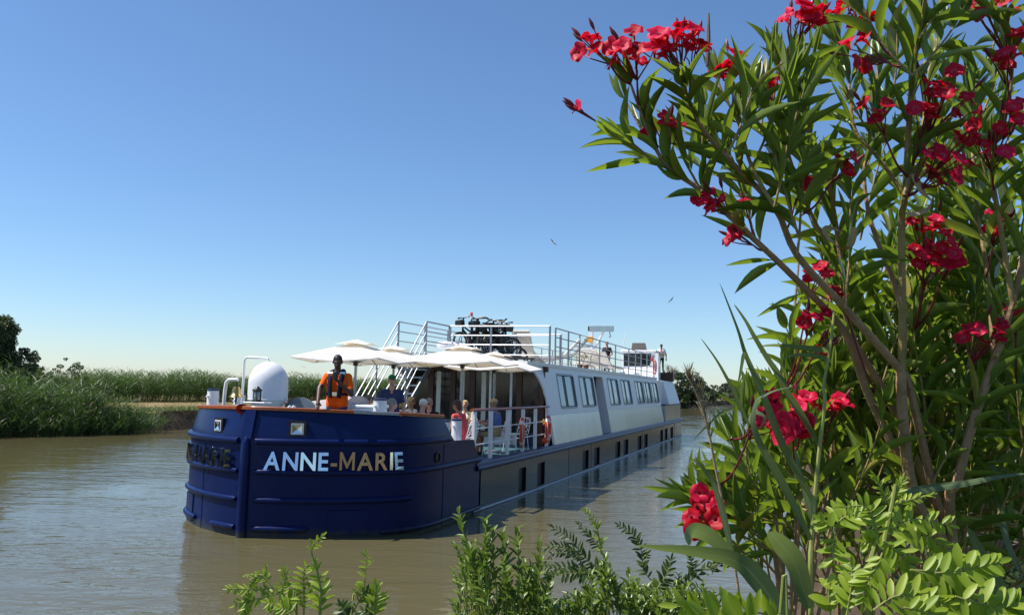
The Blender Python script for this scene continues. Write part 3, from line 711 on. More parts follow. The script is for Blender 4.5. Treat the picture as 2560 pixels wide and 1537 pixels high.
# ---------------------------------------------------------------- side plating with hull windows
def holes_wall(mb, a0, a1, z0, z1, holes, pf, s=1, depth=.07, reveal=True):
    """wall over (a,z) with rectangular holes, pf(z) = offset to port; reveals go inboard by depth"""
    A = sorted(set([a0, a1]+[h[0] for h in holes]+[h[1] for h in holes])); Z = sorted(set([z0, z1]+[h[2] for h in holes]+[h[3] for h in holes]))
    for i in range(len(A)-1):
        for j in range(len(Z)-1):
            ca, cz = (A[i]+A[i+1])/2, (Z[j]+Z[j+1])/2
            if any(h[0] < ca < h[1] and h[2] < cz < h[3] for h in holes): continue
            q = [(s*pf(Z[j]), A[i], Z[j]), (s*pf(Z[j]), A[i+1], Z[j]), (s*pf(Z[j+1]), A[i+1], Z[j+1]), (s*pf(Z[j+1]), A[i], Z[j+1])]
            mb.add(q if s > 0 else q[::-1], [(0, 1, 2, 3)])
    if reveal:
        for h in holes:
            c = [(h[0], h[2]), (h[1], h[2]), (h[1], h[3]), (h[0], h[3])]
            for (aa, za), (ab, zb) in zip(c, c[1:]+c[:1]):
                mb.add([(s*pf(za), aa, za), (s*(pf(za)-depth), aa, za), (s*(pf(zb)-depth), ab, zb), (s*pf(zb), ab, zb)], [(0, 1, 2, 3)])
    return mb
HW = [(7.34, 7.95), (8.9, 9.62), (13.88, 14.75), (15.5, 16.4), (19.12, 20.08), (20.76, 21.74), (23.88, 24.95), (25.52, 26.62), (30.46, 31.5), (32.1, 33.12), (34.27, 35.4)]
seams = [4.72, 12.2, 15.12, 25.2, 36.0, LEN-.1]
for a0, a1 in zip(seams[:-1], seams[1:]):
    hs = [(max(h[0], a0+.02), min(h[1], a1-.02), .07, .66) for h in HW if a0 < (h[0]+h[1])/2 < a1]
    holes_wall(MB(), a0+.012, a1-.012, -.35, .85, hs, lambda z: 2.5).build('side_plate', M['hullsteel'], barge)
    MB().grid([[(-2.5, a0+.012, -.35), (-2.5, a1-.012, -.35)], [(-2.5, a0+.012, .85), (-2.5, a1-.012, .85)]]).build('side_plate', M['hullsteel'], barge)
for a in seams[1:-1]: MB().box(2.46, 2.507, a-.022, a+.022, -.3, .85).build('plate_seam', M['navy'], barge)
for a0, a1 in HW:
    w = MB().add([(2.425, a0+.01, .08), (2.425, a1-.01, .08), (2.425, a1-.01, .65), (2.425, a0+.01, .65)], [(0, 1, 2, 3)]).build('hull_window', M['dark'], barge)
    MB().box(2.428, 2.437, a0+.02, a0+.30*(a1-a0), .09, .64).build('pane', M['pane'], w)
# stern quarter
MB().grid([[(2.5, LEN-.1, -.35), (2.5, LEN-.1, .85)], [(2.3, LEN+.1, -.35), (2.3, LEN+.1, .85)], [(-2.3, LEN+.1, -.35), (-2.3, LEN+.1, .85)], [(-2.5, LEN-.1, -.35), (-2.5, LEN-.1, .85)]]).build('transom', M['hullsteel'], barge)
# gunwale beam and chine rib
for s in (1, -1):
    r_ = []
    for a in (4.45, 4.6, 12, 20, 30, LEN-.1, LEN+.08):
        x0 = 2.515 if a > 4.5 else 2.50
        r_.append([(s*x, a, z) for x, z in ((2.30, .86), (x0+.02, .84), (x0+.055, .88), (x0+.05, .93), (x0+.015, .955), (x0+.02, 1.0), (x0-.01, 1.035), (2.36, 1.04), (2.30, 1.02))])
    mb_ = MB().grid(r_ if s > 0 else [q[::-1] for q in r_]); mb_.build('gunwale', M['navy'], barge, True, 50)
    MB().tube([(s*2.5, 4.3, .03), (s*2.515, 8, .01), (s*2.515, 20, .01), (s*2.515, LEN-.1, .01), (s*2.3, LEN+.1, .01)], .035, 8).build('chine_rib', M['rail'], barge, True)
# decks
dk = MB(); idx = [i for i in range(len(PER)) if 2.7 < PER[i][1] <= 4.7]
prt = [off(i, -.06, .965) for i in idx if PER[i][0] > 0]; stb = [off(i, -.06, .965) for i in idx if PER[i][0] < 0][::-1]
prt += [(2.40, 12, .965), (2.40, LEN-.2, .965)]; stb += [(-2.40, 12, .965), (-2.40, LEN-.2, .965)]
dk.grid([stb, prt]); dk.build('deck', M['deck'], barge)
fd = [i for i in range(len(PER)) if PER[i][1] <= 2.85]; c_ = [off(i, -.06+tumble(1.3), 1.22) for i in fd]
MB().add(c_, [tuple(range(len(c_)))]).build('foredeck', M['deck'], barge)
MB().box(-2.38, 2.38, 2.84, 2.88, .96, 1.225).build('deck_step', M['white'], barge)

# ---------------------------------------------------------------- deckhouse
def wp(z): return 2.45-.18*(z-1.0)
WIN = [(12.1, 14.1), (14.85, 16.9), (19.4, 21.35), (22.05, 24.05), (25.35, 27.25), (27.6, 29.55), (29.9, 31.85)]
HA, HE = 10.75, 32.2
DOOR = (17.1, 18.6)
up_h = [(a0, a1, 2.04, 3.06) for a0, a1 in WIN]
for a0, a1 in ((HA, DOOR[0]), (DOOR[1], HE)):
    holes_wall(MB(), a0, a1, 1.86, 3.24, [h for h in up_h if a0 < h[0] < a1], wp, 1, .05).build('cabin_side', M['whitew'], barge)
    nsub = max(1, round((a1-a0)/3.4))
    for k in range(nsub):
        b0 = a0+(a1-a0)*k/nsub; b1 = a0+(a1-a0)*(k+1)/nsub
        holes_wall(MB(), b0+.004, b1-.004, 1.035, 1.857, [], lambda z: wp(z)+.006).build('steel_panel', M['steel'], barge)
MB().grid([[(wp(3.09), DOOR[0], 3.09), (wp(3.09), DOOR[1], 3.09)], [(wp(3.24), DOOR[0], 3.24), (wp(3.24), DOOR[1], 3.24)]]).build('door_lintel', M['whitew'], barge)
holes_wall(MB(), HA, HE, 1.0, 3.24, [], wp, -1).build('cabin_side', M['whitew'], barge)
# door recess
dr = MB(); zt, zb, di = 3.09, 1.0, .62
dr.add([(wp(zb), DOOR[1], zb), (wp(zb)-di, DOOR[1], zb), (wp(zb)-di, DOOR[1], zt), (wp(zt), DOOR[1], zt)], [(0, 1, 2, 3)])
dr.add([(wp(zb), DOOR[0], zb), (wp(zb)-di, DOOR[0], zb), (wp(zb)-di, DOOR[0], zt), (wp(zt), DOOR[0], zt)], [(3, 2, 1, 0)])
dr.add([(wp(zt), DOOR[0], zt), (wp(zb)-di, DOOR[0], zt), (wp(zb)-di, DOOR[1], zt), (wp(zt), DOOR[1], zt)], [(0, 1, 2, 3)])
dr.build('door_recess', M['whitew'], barge)
d_ = MB().box(wp(zb)-di-.04, wp(zb)-di, DOOR[0]+.1, DOOR[1]-.1, 1.0, 3.0).build('door', M['brown'], barge)
MB().tube([(wp(zb)-di+.02, DOOR[0]+.25, 2.0), (wp(zb)-di+.05, DOOR[0]+.35, 2.0)], .015, 6).build('handle', M['rail'], d_)
# windows
def slab(a0, a1, z0, z1, d0, d1, s=1):
    """box on the sloping wall, d = distance proud of it"""
    v = [(s*(wp(z)+d), a, z) for d in (d0, d1) for z in (z0, z1) for a in (a0, a1)]
    return MB().add(v, [(0, 2, 3, 1), (4, 5, 7, 6), (0, 1, 5, 4), (2, 6, 7, 3), (0, 4, 6, 2), (1, 3, 7, 5)])
for a0, a1 in WIN:
    w = slab(a0, a1, 2.04, 3.06, -.06, -.049).build('window', M['dark'], barge)
    fr = MB(); t = .055; r_ = .13
    def rr(i_):
        out = []
        x0, x1, y0, y1 = a0-t*.4+i_, a1+t*.4-i_, 2.04-t*.4+i_, 3.06+t*.4-i_; rad = max(.02, r_-i_)
        for cx, cy, s0 in ((x1-rad, y1-rad, 0), (x0+rad, y1-rad, 90), (x0+rad, y0+rad, 180), (x1-rad, y0+rad, 270)):
            for k in range(5): an = R(s0+k*22.5); out.append((cx+rad*math.cos(an), cy+rad*math.sin(an)))
        return out
    o_, i2 = rr(0), rr(t)
    fr.grid([[(wp(z)-.005, a, z) for a, z in o_], [(wp(z)+.016, a, z) for a, z in o_], [(wp(z)+.016, a, z) for a, z in i2], [(wp(z)-.045, a, z) for a, z in i2]], closed=True)
    fr.build('frame', M['alu'], w)
    wd = a1-a0; zz = (2.09, 3.01)
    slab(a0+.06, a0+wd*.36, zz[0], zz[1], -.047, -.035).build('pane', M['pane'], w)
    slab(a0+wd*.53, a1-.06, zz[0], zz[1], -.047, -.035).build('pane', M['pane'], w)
# forward wing: the roof edge sweeping down to the cabin corner on each side
def wing(s):
    prof = [(9.25, 3.30), (9.25, 3.24), (9.55, 3.18), (9.95, 3.02), (10.3, 2.82), (10.55, 2.58), (10.68, 2.3), (10.72, 1.9), (10.74, 1.04), (10.80, 1.04), (10.80, 3.30)]
    P_ = [(s*(wp(z)-.001), a, z) for a, z in prof]
    return MB().prism(P_ if s < 0 else P_[::-1], (-s*.05, 0, 0))
wing(1).build('cabin_wing', M['whitew'], barge); wing(-1).build('cabin_wing', M['whitew'], barge)
# roof
rf = MB(); ZR = 3.34
rf.grid([[(-wp(3.24)-.03, 9.2, 3.24), (-wp(3.24)-.03, HE, 3.24)], [(-wp(3.24)-.03, 9.2, ZR), (-wp(3.24)-.03, HE, ZR)], [(wp(3.24)+.03, 9.2, ZR), (wp(3.24)+.03, HE, ZR)], [(wp(3.24)+.03, 9.2, 3.24), (wp(3.24)+.03, HE, 3.24)], [(-wp(3.24)-.03, 9.2, 3.24), (-wp(3.24)-.03, HE, 3.24)]][::-1])
rf.add([(-wp(3.24)-.03, 9.2, 3.24), (wp(3.24)+.03, 9.2, 3.24), (wp(3.24)+.03, 9.2, ZR), (-wp(3.24)-.03, 9.2, ZR)], [(0, 1, 2, 3)])
rf.build('roof', M['whitew'], barge)
# glazed front: timber posts, panes, white slider frames
FA = 10.80
for x in (-2.05, -1.43, -.72, -.1, 1.35, 2.02): MB().box(x-.085, x+.085, FA-.05, FA+.06, .97, 3.24, .012).build('timber_post', M['brown'], barge)
MB().box(-2.2, 2.2, FA-.03, FA+.06, 3.08, 3.236).build('timber_beam', M['brown'], barge)
MB().box(-2.0, 1.3, FA+.02, FA+.05, .97, 1.32).build('front_panel', M['whitew'], barge)
MB().box(1.44, 2.0, FA+.02, FA+.05, .97, 2.0).build('front_panel', M['navy'], barge)
for x0, x1 in ((-1.96, -1.52), (-1.34, -.81), (-.63, -.19), (-.01, .42), (.50, 1.26), (1.44, 1.93)):
    MB().box(x0, x1, FA, FA+.015, 1.34, 3.07).build('front_pane', M['glass'], barge)
for x in (.46, 1.10): MB().box(x-.035, x+.035, FA-.03, FA+.01, .98, 3.07).build('slider_frame', M['white'], barge)
# pale curtains and lit interior seen behind the panes are plain furnishings
for x in (-1.42, -.66, .02): MB().box(x+.16, x+.30, FA-.012, FA-.004, 1.36, 3.05).build('curtain', M['cream'], barge)
# cabin rear wall and aft cabin
MB().grid([[(-wp(1), HE, 1.0), (wp(1), HE, 1.0)], [(-wp(3.24), HE, 3.24), (wp(3.24), HE, 3.24)]][::-1]).build('cabin_rear', M['whitew'], barge)
ac = MB(); ac.grid([[(-wp(1)+.1, 34.6, 1.9), (wp(1)-.05, 34.6, 1.9), (wp(1)-.05, LEN, 1.9), (-wp(1)+.1, LEN, 1.9)], [(-wp(3.2)+.1, 34.6, 3.22), (wp(3.2)-.05, 34.6, 3.22), (wp(3.2)-.05, LEN-.25, 3.22), (-wp(3.2)+.1, LEN-.25, 3.22)]], closed=True)
ac.add([(-wp(3.2)+.1, 34.6, 3.22), (wp(3.2)-.05, 34.6, 3.22), (wp(3.2)-.05, LEN-.25, 3.22), (-wp(3.2)+.1, LEN-.25, 3.22)], [(0, 1, 2, 3)])
ac.build('aft_cabin', M['whitew'], barge)
MB().box(-2.3, 2.42, 32.9, LEN+.02, 1.02, 1.86).build('aft_steel_side', M['steel'], barge)
MB().box(-2.34, 2.45, 32.85, LEN+.05, 1.862, 1.92).build('aft_coaming', M['navy'], barge)
MB().box(-2.0, 2.0, HE-.02, 34.7, 1.9, 3.2).build('aft_cabin_link', M['whitew'], barge)
w = slab(38.0, 38.9, 2.1, 3.02, -.055, -.035).build('window', M['glass'], barge)
slab(38.45, 38.9, 2.12, 3.0, -.034, -.025).build('pane', M['pane'], w)
for k, (s_, z_, h_) in enumerate((('Anne-Marie', 2.42, .17), )):
    me = letter_mesh(s_, h_); co = np.zeros(len(me.vertices)*3, np.float32); me.vertices.foreach_get('co', co); co = co.reshape(-1, 3)
    V = np.stack([np.array([wp(z_+c[1])-.045+c[2] for c in co]), 35.5+co[:, 0]*1.6, z_+co[:, 1]], 1).astype(np.float32)
    me.vertices.foreach_set('co', V.ravel()); me.materials.clear(); me.materials.append(M['alu']); me.update(); link('name_text', me, barge)
# ---------------------------------------------------------------- side rail with wooden handrail
MB().tube([(2.42, 4.28, 2.12), (2.42, 10.15, 2.12)], .045, 8, flat=.7).build('wooden_handrail', M['wood'], barge, True)
for a in (4.48, 5.5, 6.68, 7.86, 8.93, 10.02): MB().box(2.38, 2.45, a-.055, a+.055, 1.03, 2.085, .008).build('rail_post', M['white'], barge)
for z in (1.38, 1.72): MB().tube([(2.415, 4.45, z), (2.415, 10.05, z)], .016, 6).build('rail_bar', M['white'], barge, True)
MB().tube([(-2.42, 4.28, 2.12), (-2.42, 10.15, 2.12)], .045, 8, flat=.7).build('wooden_handrail', M['wood'], barge, True)
for a in (4.48, 5.6, 6.8, 8, 9.1, 10.1): MB().box(-2.45, -2.38, a-.055, a+.055, 1.03, 2.085, .008).build('rail_post', M['white'], barge)
for z in (1.38, 1.72): MB().tube([(-2.415, 4.45, z), (-2.415, 10.05, z)], .016, 6).build('rail_bar', M['white'], barge, True)
# ---------------------------------------------------------------- roof rails
def rail_run(P0, P1, zs, posts, r=.02, pr=.026, zb=ZR, top=None):
    P0, P1 = Vector(P0), Vector(P1)
    for k, z in enumerate(zs):
        MB().tube([P0+Vector((0, 0, z)), P1+Vector((0, 0, z))], r if k else r*1.15, 6).build('roof_rail_bar', M['rail'], barge, True)
    for t in posts:
        q = P0.lerp(P1, t); MB().tube([q+Vector((0, 0, zb-.01)), q+Vector((0, 0, max(zs)))], pr, 6).build('roof_rail_post', M['rail'], barge, True)
ZS = (4.44, 4.16, 3.88, 3.58)
fr_ = lambda aa: [(a-12.05)/(31.6-12.05) for a in aa]
rail_run((2.05, 12.05, 0), (2.05, 31.6, 0), ZS, fr_((12.05, 13.6, 15.1, 18.2, 21.15, 24.1, 25.8, 27.3, 29, 31)), .017, .028)
rail_run((-2.0, 9.62, 0), (-2.0, 31.6, 0), ZS, [k/12 for k in range(13)], .017, .028)
rail_run((-1.08, 11.3, 0), (2.08, 11.3, 0), ZS, (0, .42, 1.0), .019, .028)
rail_run((-1.12, 9.62, 0), (-1.12, 11.3, 0), ZS, (0, 1.0), .019, .028)
rail_run((2.05, 11.3, 0), (2.05, 11.45, 0), ZS[:1], (1.0,), .019, .028)
rail_run((.45, 13.2, 0), (1.9, 13.2, 0), (4.32, ), (0, 1.0), .02, .04)
# ---------------------------------------------------------------- stair on the starboard side
for k in range(9):
    t = (k+.5)/9; a = 7.35+(10.15-7.35)*t; z = 1.0+2.3*(k+1)/10
    MB().box(-1.98, -1.16, a-.14, a+.14, z-.02, z+.02).build('stair_tread', M['rail'], barge)
for x in (-2.02, -1.12):
    MB().prism([(x-.02, 7.15, 1.0), (x-.02, 7.4, 1.0), (x-.02, 10.3, 3.3), (x-.02, 10.05, 3.3)], (.04, 0, 0)).build('stair_stringer', M['rail'], barge)
    for dz in (1.16, .86, .58, .3):
        MB().tube([(x, 7.2, 1.02+dz), (x, 9.62, 3.28+dz)], .017 if dz < 1 else .021, 6).build('stair_rail_bar', M['rail'], barge, True)
    for a in (7.25, 8.4): MB().tube([(x, a, 1.0+max(0, (a-7.2)*.93)), (x, a, 2.2+(a-7.25)*.93)], .026, 6).build('stair_rail_post', M['rail'], barge, True)
# ---------------------------------------------------------------- mooring bollards
def bollard(x, y, z0, z1, r):
    q = MB().lathe([(r, z0), (r, z1-.03)], 20, (x, y, 0)).build('mooring_bollard', M['white'], barge, True)
    MB().lathe([(r*1.0, z1-.03), (r*1.07, z1-.025), (r*1.07, z1), (r*.9, z1+.01), (.01, z1+.01)], 20, (x, y, 0)).build('cap', M['navy'], q, True)
    MB().tube([(x-r*.2, y-r*.9, z1-.14), (x-r*.3, y-r*1.35, z1-.14)], .022, 8).build('peg', M['white'], q, True)
for x, y, z0, z1, r in ((-1.88, 1.45, 1.22, 2.44, .11), (-1.75, 2.1, 1.22, 2.36, .11), (1.46, 2.0, 1.22, 2.34, .125), (2.26, 3.25, .97, 1.93, .11), (2.24, 3.92, .97, 1.935, .105)): bollard(x, y, z0, z1, r)
# ---------------------------------------------------------------- wheelhouse at the stern
wx0, wx1, wy0, wy1, wz = -.45, 1.45, 35.4, 37.6, 4.86
wh = MB(); wh.grid([[(wx0, wy0-.3, 3.22), (wx1, wy0-.3, 3.22), (wx1, wy1, 3.22), (wx0, wy1, 3.22)], [(wx0, wy0, 3.95), (wx1, wy0, 3.95), (wx1, wy1, 3.95), (wx0, wy1, 3.95)], [(wx0, wy0, wz), (wx1, wy0, wz), (wx1, wy1, wz), (wx0, wy1, wz)]], closed=True)
house = wh.build('wheelhouse', M['white'], barge)
MB().box(wx0-.08, wx1+.1, wy0-.15, wy1+.15, wz, wz+.09, .03).build('wheelhouse_roof', M['white'], house)
MB().box(wx0+.10, wx1-.22, wy0-.02, wy0+.02, 4.02, wz-.1, .01).build('front_window', M['glass'], house)
MB().box(wx1-.02, wx1+.02, wy0+.2, wy1-.25, 4.05, wz-.1, .01).build('side_window', M['glass'], house)
MB().prism([(wx0+.55, wy0-.1, wz+.09), (wx1-.45, wy0-.1, wz+.09), (wx1-.6, wy0+.25, wz+.52), (wx0+.55, wy0+.25, wz+.52)], (0, .05, 0)).build('open_hatch', M['black'], house)
MB().tube([(wx0+.05, wy0+.1, wz+.09), (wx0+.06, wy0+.1, wz+.45), (wx0+.30, wy0+.1, wz+1.55)], [.03, .02, .008], 6).build('antenna', M['white'], house)
MB().box(wx1+.12, wx1+.3, 34.7, 34.9, 3.22, wz-.1).build('corner_post', M['white'], house)
# ================================================================== things on the barge
def onb(name, p, a, z, label, cat, rz=0.0, group=None):
    return empty(name, B(p, a, z), -TH+rz, label, cat, group)
FD = 1.224; DK = .968
# satellite dome on its pedestal
r = onb('satellite_dome', -.67, 1.5, FD, 'large white satellite dome on the foredeck', 'dome')
MB().lathe([(.2, 0), (.2, .04), (.12, .06), (.12, .86), (.3, .90)], 20).build('pedestal', M['white'], r, True)
prof = [(.24, .90), (.365, 1.03), (.372, 1.05)]+[(.372, 1.06), (.369, 1.33)]+[(.369*math.cos(R(t)), 1.36+.41*math.sin(R(t))) for t in range(0, 90, 9)]+[(.004, 1.77)]
MB().lathe(prof, 40).build('dome', M['white'], r, True, 35)
MB().lathe([(.374, 1.035), (.378, 1.04), (.378, 1.055), (.374, 1.06)], 40, cap=False).build('seam_band', M['whitew'], r, True)
# white pipe arch beside it
r = onb('pipe_arch', -1.24, 1.5, FD, 'tall thin white pipe arch beside the satellite dome', 'pipe')
MB().tube([(0, 0, 0), (0, 0, 1.78), (.03, 0, 1.83), (.08, 0, 1.845), (.48, 0, 1.835), (.53, 0, 1.815), (.55, 0, 1.77), (.55, 0, 0)], .024, 8).build('pipe', M['white'], r, True)
# bell on a bent stand
r = onb('bell_stand', -1.41, 1.15, FD, 'white bent pipe stand for the ship bell at the bow', 'stand')
MB().tube([(0, 0, 0), (.03, 0, 1.2), (.05, 0, 1.35), (.10, 0, 1.40), (.17, 0, 1.41), (.31, 0, 1.41)], .034, 10).build('post', M['white'], r, True)
r = onb('ship_bell', -1.12, 1.15, 0, 'brass ship bell hanging from a white bent pipe at the bow', 'bell')
MB().lathe([(.002, 2.50), (.055, 2.495), (.075, 2.46), (.085, 2.38), (.105, 2.335), (.135, 2.31), (.13, 2.305), (.07, 2.40), (.002, 2.45)], 24).build('bell_body', M['brass'], r, True)
MB().tube([(0, 0, 2.60), (0, 0, 2.49)], .014, 6).build('hanger', M['dark'], r)
MB().tube([(0, 0, 2.45), (0, 0, 2.29), (0, 0, 2.08)], [.008, .02, .008], 6).build('clapper', M['dark'], r)
# lantern on a plate above the windlass
r = onb('deck_lantern', -.28, .62, FD, 'small black deck lantern on a white plate at the bow', 'lantern')
MB().lathe([(.14, 0), (.14, .03), (.06, .05), (.05, .98), (.07, 1.0)], 16).build('post', M['white'], r, True)
MB().box(-.22, .24, -.11, .11, 1.0, 1.02, .006).build('plate', M['white'], r)
MB().lathe([(.085, 1.022), (.085, 1.045), (.06, 1.06)], 16).build('base', M['black'], r, True)
MB().lathe([(.06, 1.06), (.068, 1.10), (.068, 1.19), (.06, 1.215)], 16).build('lens', M['pane'], r, True)
for k in range(6): an = k*R(60); MB().tube([(.075*math.cos(an), .075*math.sin(an), 1.05), (.075*math.cos(an), .075*math.sin(an), 1.22)], .006, 5).build('guard_bar', M['black'], r)
MB().lathe([(.09, 1.215), (.09, 1.235), (.05, 1.265), (.03, 1.29), (.02, 1.30)], 16).build('cap', M['black'], r, True)
# signal horn
r = onb('signal_horn', -.30, .28, 2.13, 'small red-mouthed chrome horn on the bow rail', 'horn', R(20))
mm = Matrix.Rotation(R(90), 4, 'X')
MB().lathe([(.085, .16), (.055, .10), (.03, .02), (.022, -.12)], 16, mtx=mm, cap=False).build('trumpet', M['chrome'], r, True)
MB().lathe([(.078, .155), (.05, .10), (.01, .05)], 16, mtx=mm, cap=False).build('mouth', M['lens'], r, True)
MB().tube([(0, 0, .065), (0, .12, .05), (-.25, .2, .05)], .02, 6).build('pipe', M['black'], r)
MB().box(-.05, .05, .02, .1, .06-.09, .02).build('bracket', M['black'], r)
# windlass
r = onb('windlass', .05, .75, FD, 'white anchor windlass with cranks behind the bow rail', 'windlass')
MB().lathe([(.16, .55), (.16, .60), (.09, .64), (.09, .86), (.12, .90)], 16).build('drum', M['white'], r, True)
MB().box(-.2, .2, -.14, .14, 0, .56, .02).build('housing', M['white'], r)
for s in (-1, 1): MB().tube([(.05, s*.05, .82), (.22, s*.06, .88), (.33, s*.06, .96)], [.028, .024, .032], 8).build('crank', M['white'], r, True)
MB().tube([(-.5, 0, .80), (.35, 0, .80)], .04, 8).build('shaft', M['black'], r, True)
# grey cover
r = onb('covered_winch', .18, 2.25, FD, 'grey tarpaulin draped over deck gear behind the bow rail', 'cover')
rows = []
prof = [(-1.05, .78), (-.92, .92), (-.62, .98), (-.35, 1.02), (.1, 1.10), (.45, 1.16), (.62, 1.14)]
for y, k in ((-.48, 0.0), (-.43, .45), (-.33, .93), (-.1, 1), (.25, 1), (.45, .95), (.52, .5), (.56, 0)):
    row = []
    for x, z in prof: row.append((x+.02*math.sin(y*19+x*9), y+.025*math.sin(x*13), max(.02, z*k*(1-.02*math.sin(x*17+y*5)))))
    rows.append(row)
cv = MB().grid(rows)
for e in (0, -1): cv.add([rw[e] for rw in rows], [tuple(range(len(rows)))])
cv.build('cover', M['tarp'], r, True, 70)
MB().lathe([(.30, -.02), (.30, .02)], 24, mtx=Matrix.Translation((-.25, -.55, .80)) @ Matrix.Rotation(R(90), 4, 'X') @ Matrix.Diagonal((1.25, 1, 1, 1))).build('hatch_disc', M['alu'], r, True)
# white locker
r = onb('deck_locker', 1.08, 2.35, FD, 'white deck locker box between the crewman and the port bollard', 'locker')
MB().box(-.32, .26, -.2, .2, 0, .93, .015).build('body', M['white'], r)
MB().box(-.34, .28, -.22, .22, .932, .985, .012).build('lid', M['white'], r)

# ---------------------------------------------------------------- parasols
def parasol(p, a, ztop, rz, label, s=1.0):
    r = onb('parasol', p, a, DK, label, 'parasol', rz, 'cream square parasols on the foredeck')
    ze = ztop-.42-DK; zt = ztop-.05-DK; n = 10; S = s
    def H(x, y):
        m_ = max(abs(x), abs(y))/S; d = min(abs(x), abs(y))/S
        z = ze+(zt-ze)*(1-m_)*(1+.10*m_)-.05*max(0, m_-d)*m_*m_+.025*m_*d
        return z
    top = MB(); rows = []
    for j in range(-n, n+1): rows.append([(S*i/n, S*j/n, H(S*i/n, S*j/n)) for i in range(-n, n+1)])
    top.grid(rows); c = top.build('canopy', M['canvas'], r, True, 12)
    hem = [(-S, -S), (S, -S), (S, S), (-S, S)]; path = []
    for (x0, y0), (x1, y1) in zip(hem, hem[1:]+hem[:1]):
        for k in range(n*2): t = k/(2*n); path.append((x0+(x1-x0)*t, y0+(y1-y0)*t))
    e0 = [(x, y, H(x, y)+.001) for x, y in path]; e1 = [(x*1.001, y*1.001, H(x, y)-.028) for x, y in path]
    MB().grid([e1, e0], closed=True).build('hem', M['canvas'], c, True, 30)
    vb = MB(); q = .36; rows = []
    for j in range(-4, 5):
        row = []
        for i in range(-4, 5):
            x, y = q*i/4, q*j/4; m_ = max(abs(x), abs(y))/q; d = min(abs(x), abs(y))/q
            row.append((x, y, zt+.055-.115*m_+(.05*(1-d)*m_ if m_ > .9 else .012*(1-m_))))
        rows.append(row)
    vb.grid(rows).build('vent_cap', M['canvas'], c, True, 25)
    MB().tube([(0, 0, .04), (0, 0, zt+.03)], .026, 10).build('pole', M['rail'], r, True)
    MB().lathe([(.05, ze-.12), (.055, ze-.10), (.055, ze+.03), (.03, ze+.05)], 12).build('hub', M['black'], r, True)
    for x, y in ((-1, -1), (1, -1), (1, 1), (-1, 1), (0, -1), (1, 0), (0, 1), (-1, 0)):
        rb = MB(); k = .97
        Pq = [(x*S*k*t, y*S*k*t, H(x*S*k*t, y*S*k*t)-.022) for t in (.06, .35, .7, 1.0)]
        q = rb.tube(Pq, .011, 5).build('rib', M['rail'], r)
        t = .48; MB().tube([(x*.04, y*.04, ze-.05), (x*S*t, y*S*t, H(x*S*t, y*S*t)-.03)], .009, 5).build('strut', M['rail'], q)
    MB().lathe([(.24, 0), (.24, .04), (.06, .07), (.035, .3), (.03, .32)], 16).build('base', M['rail'], r, True)
    MB().tube([(.05, -.03, ze), (.06, -.03, ze-.7)], .004, 4).build('cord', M['rope'], r)
    return r
parasol(.07, 3.5, 3.53, R(2), 'leftmost cream parasol, over the crewman in orange at the bow', .98)
parasol(-.3, 6.0, 3.54, R(-3), 'cream parasol behind the leftmost one, beside the stair', .98)
parasol(1.53, 5.9, 3.57, R(1), 'large cream parasol in the middle, in front of the bicycles', 1.04)
parasol(1.55, 8.05, 3.51, R(-2), 'rightmost cream parasol, next to the cabin corner', .98)

# ---------------------------------------------------------------- tables and chairs
def table(p, a, label, rr=.42):
    r = onb('round_table', p, a, DK, label, 'table', 0, 'round tables on the foredeck')
    MB().lathe([(rr-.02, .715), (rr, .72), (rr, .74), (rr-.01, .745)], 28).build('top', M['white'], r, True)
    MB().tube([(0, 0, .03), (0, 0, .715)], .03, 10).build('leg', M['white'], r, True)
    MB().lathe([(.26, 0), (.26, .02), (.05, .05)], 20).build('foot', M['white'], r, True)
    return r
table(1.12, 4.75, 'round white table between the man in the cream cap and the grey haired man'); table(1.28, 6.75, 'round white table in front of the man in the tan cap'); table(-.15, 5.9, 'round white table beside the stair, mostly hidden')
def cup(p, a, label, h=.09, straw=None):
    r = onb('drinking_glass', p, a, DK+.746, label, 'glass'); MB().lathe([(.028, 0), (.036, h), (.033, h), (.026, .008), (.001, .008)], 14).build('glass_body', M['pane'], r, True)
    if straw: MB().tube([(.01, 0, .01), (.035, 0, h+.13)], .006, 5).build('straw', straw, r)
cup(1.42, 6.55, 'drinking glass with a pink straw on the round table by the port rail', .12, pm('pink_straw', (.8, .15, .25), .4, var=0)); cup(1.55, 6.9, 'white cup near the table edge by the man in the tan cap', .07)
cup(1.3, 4.6, 'drinking glass on the table by the woman in coral', .11)
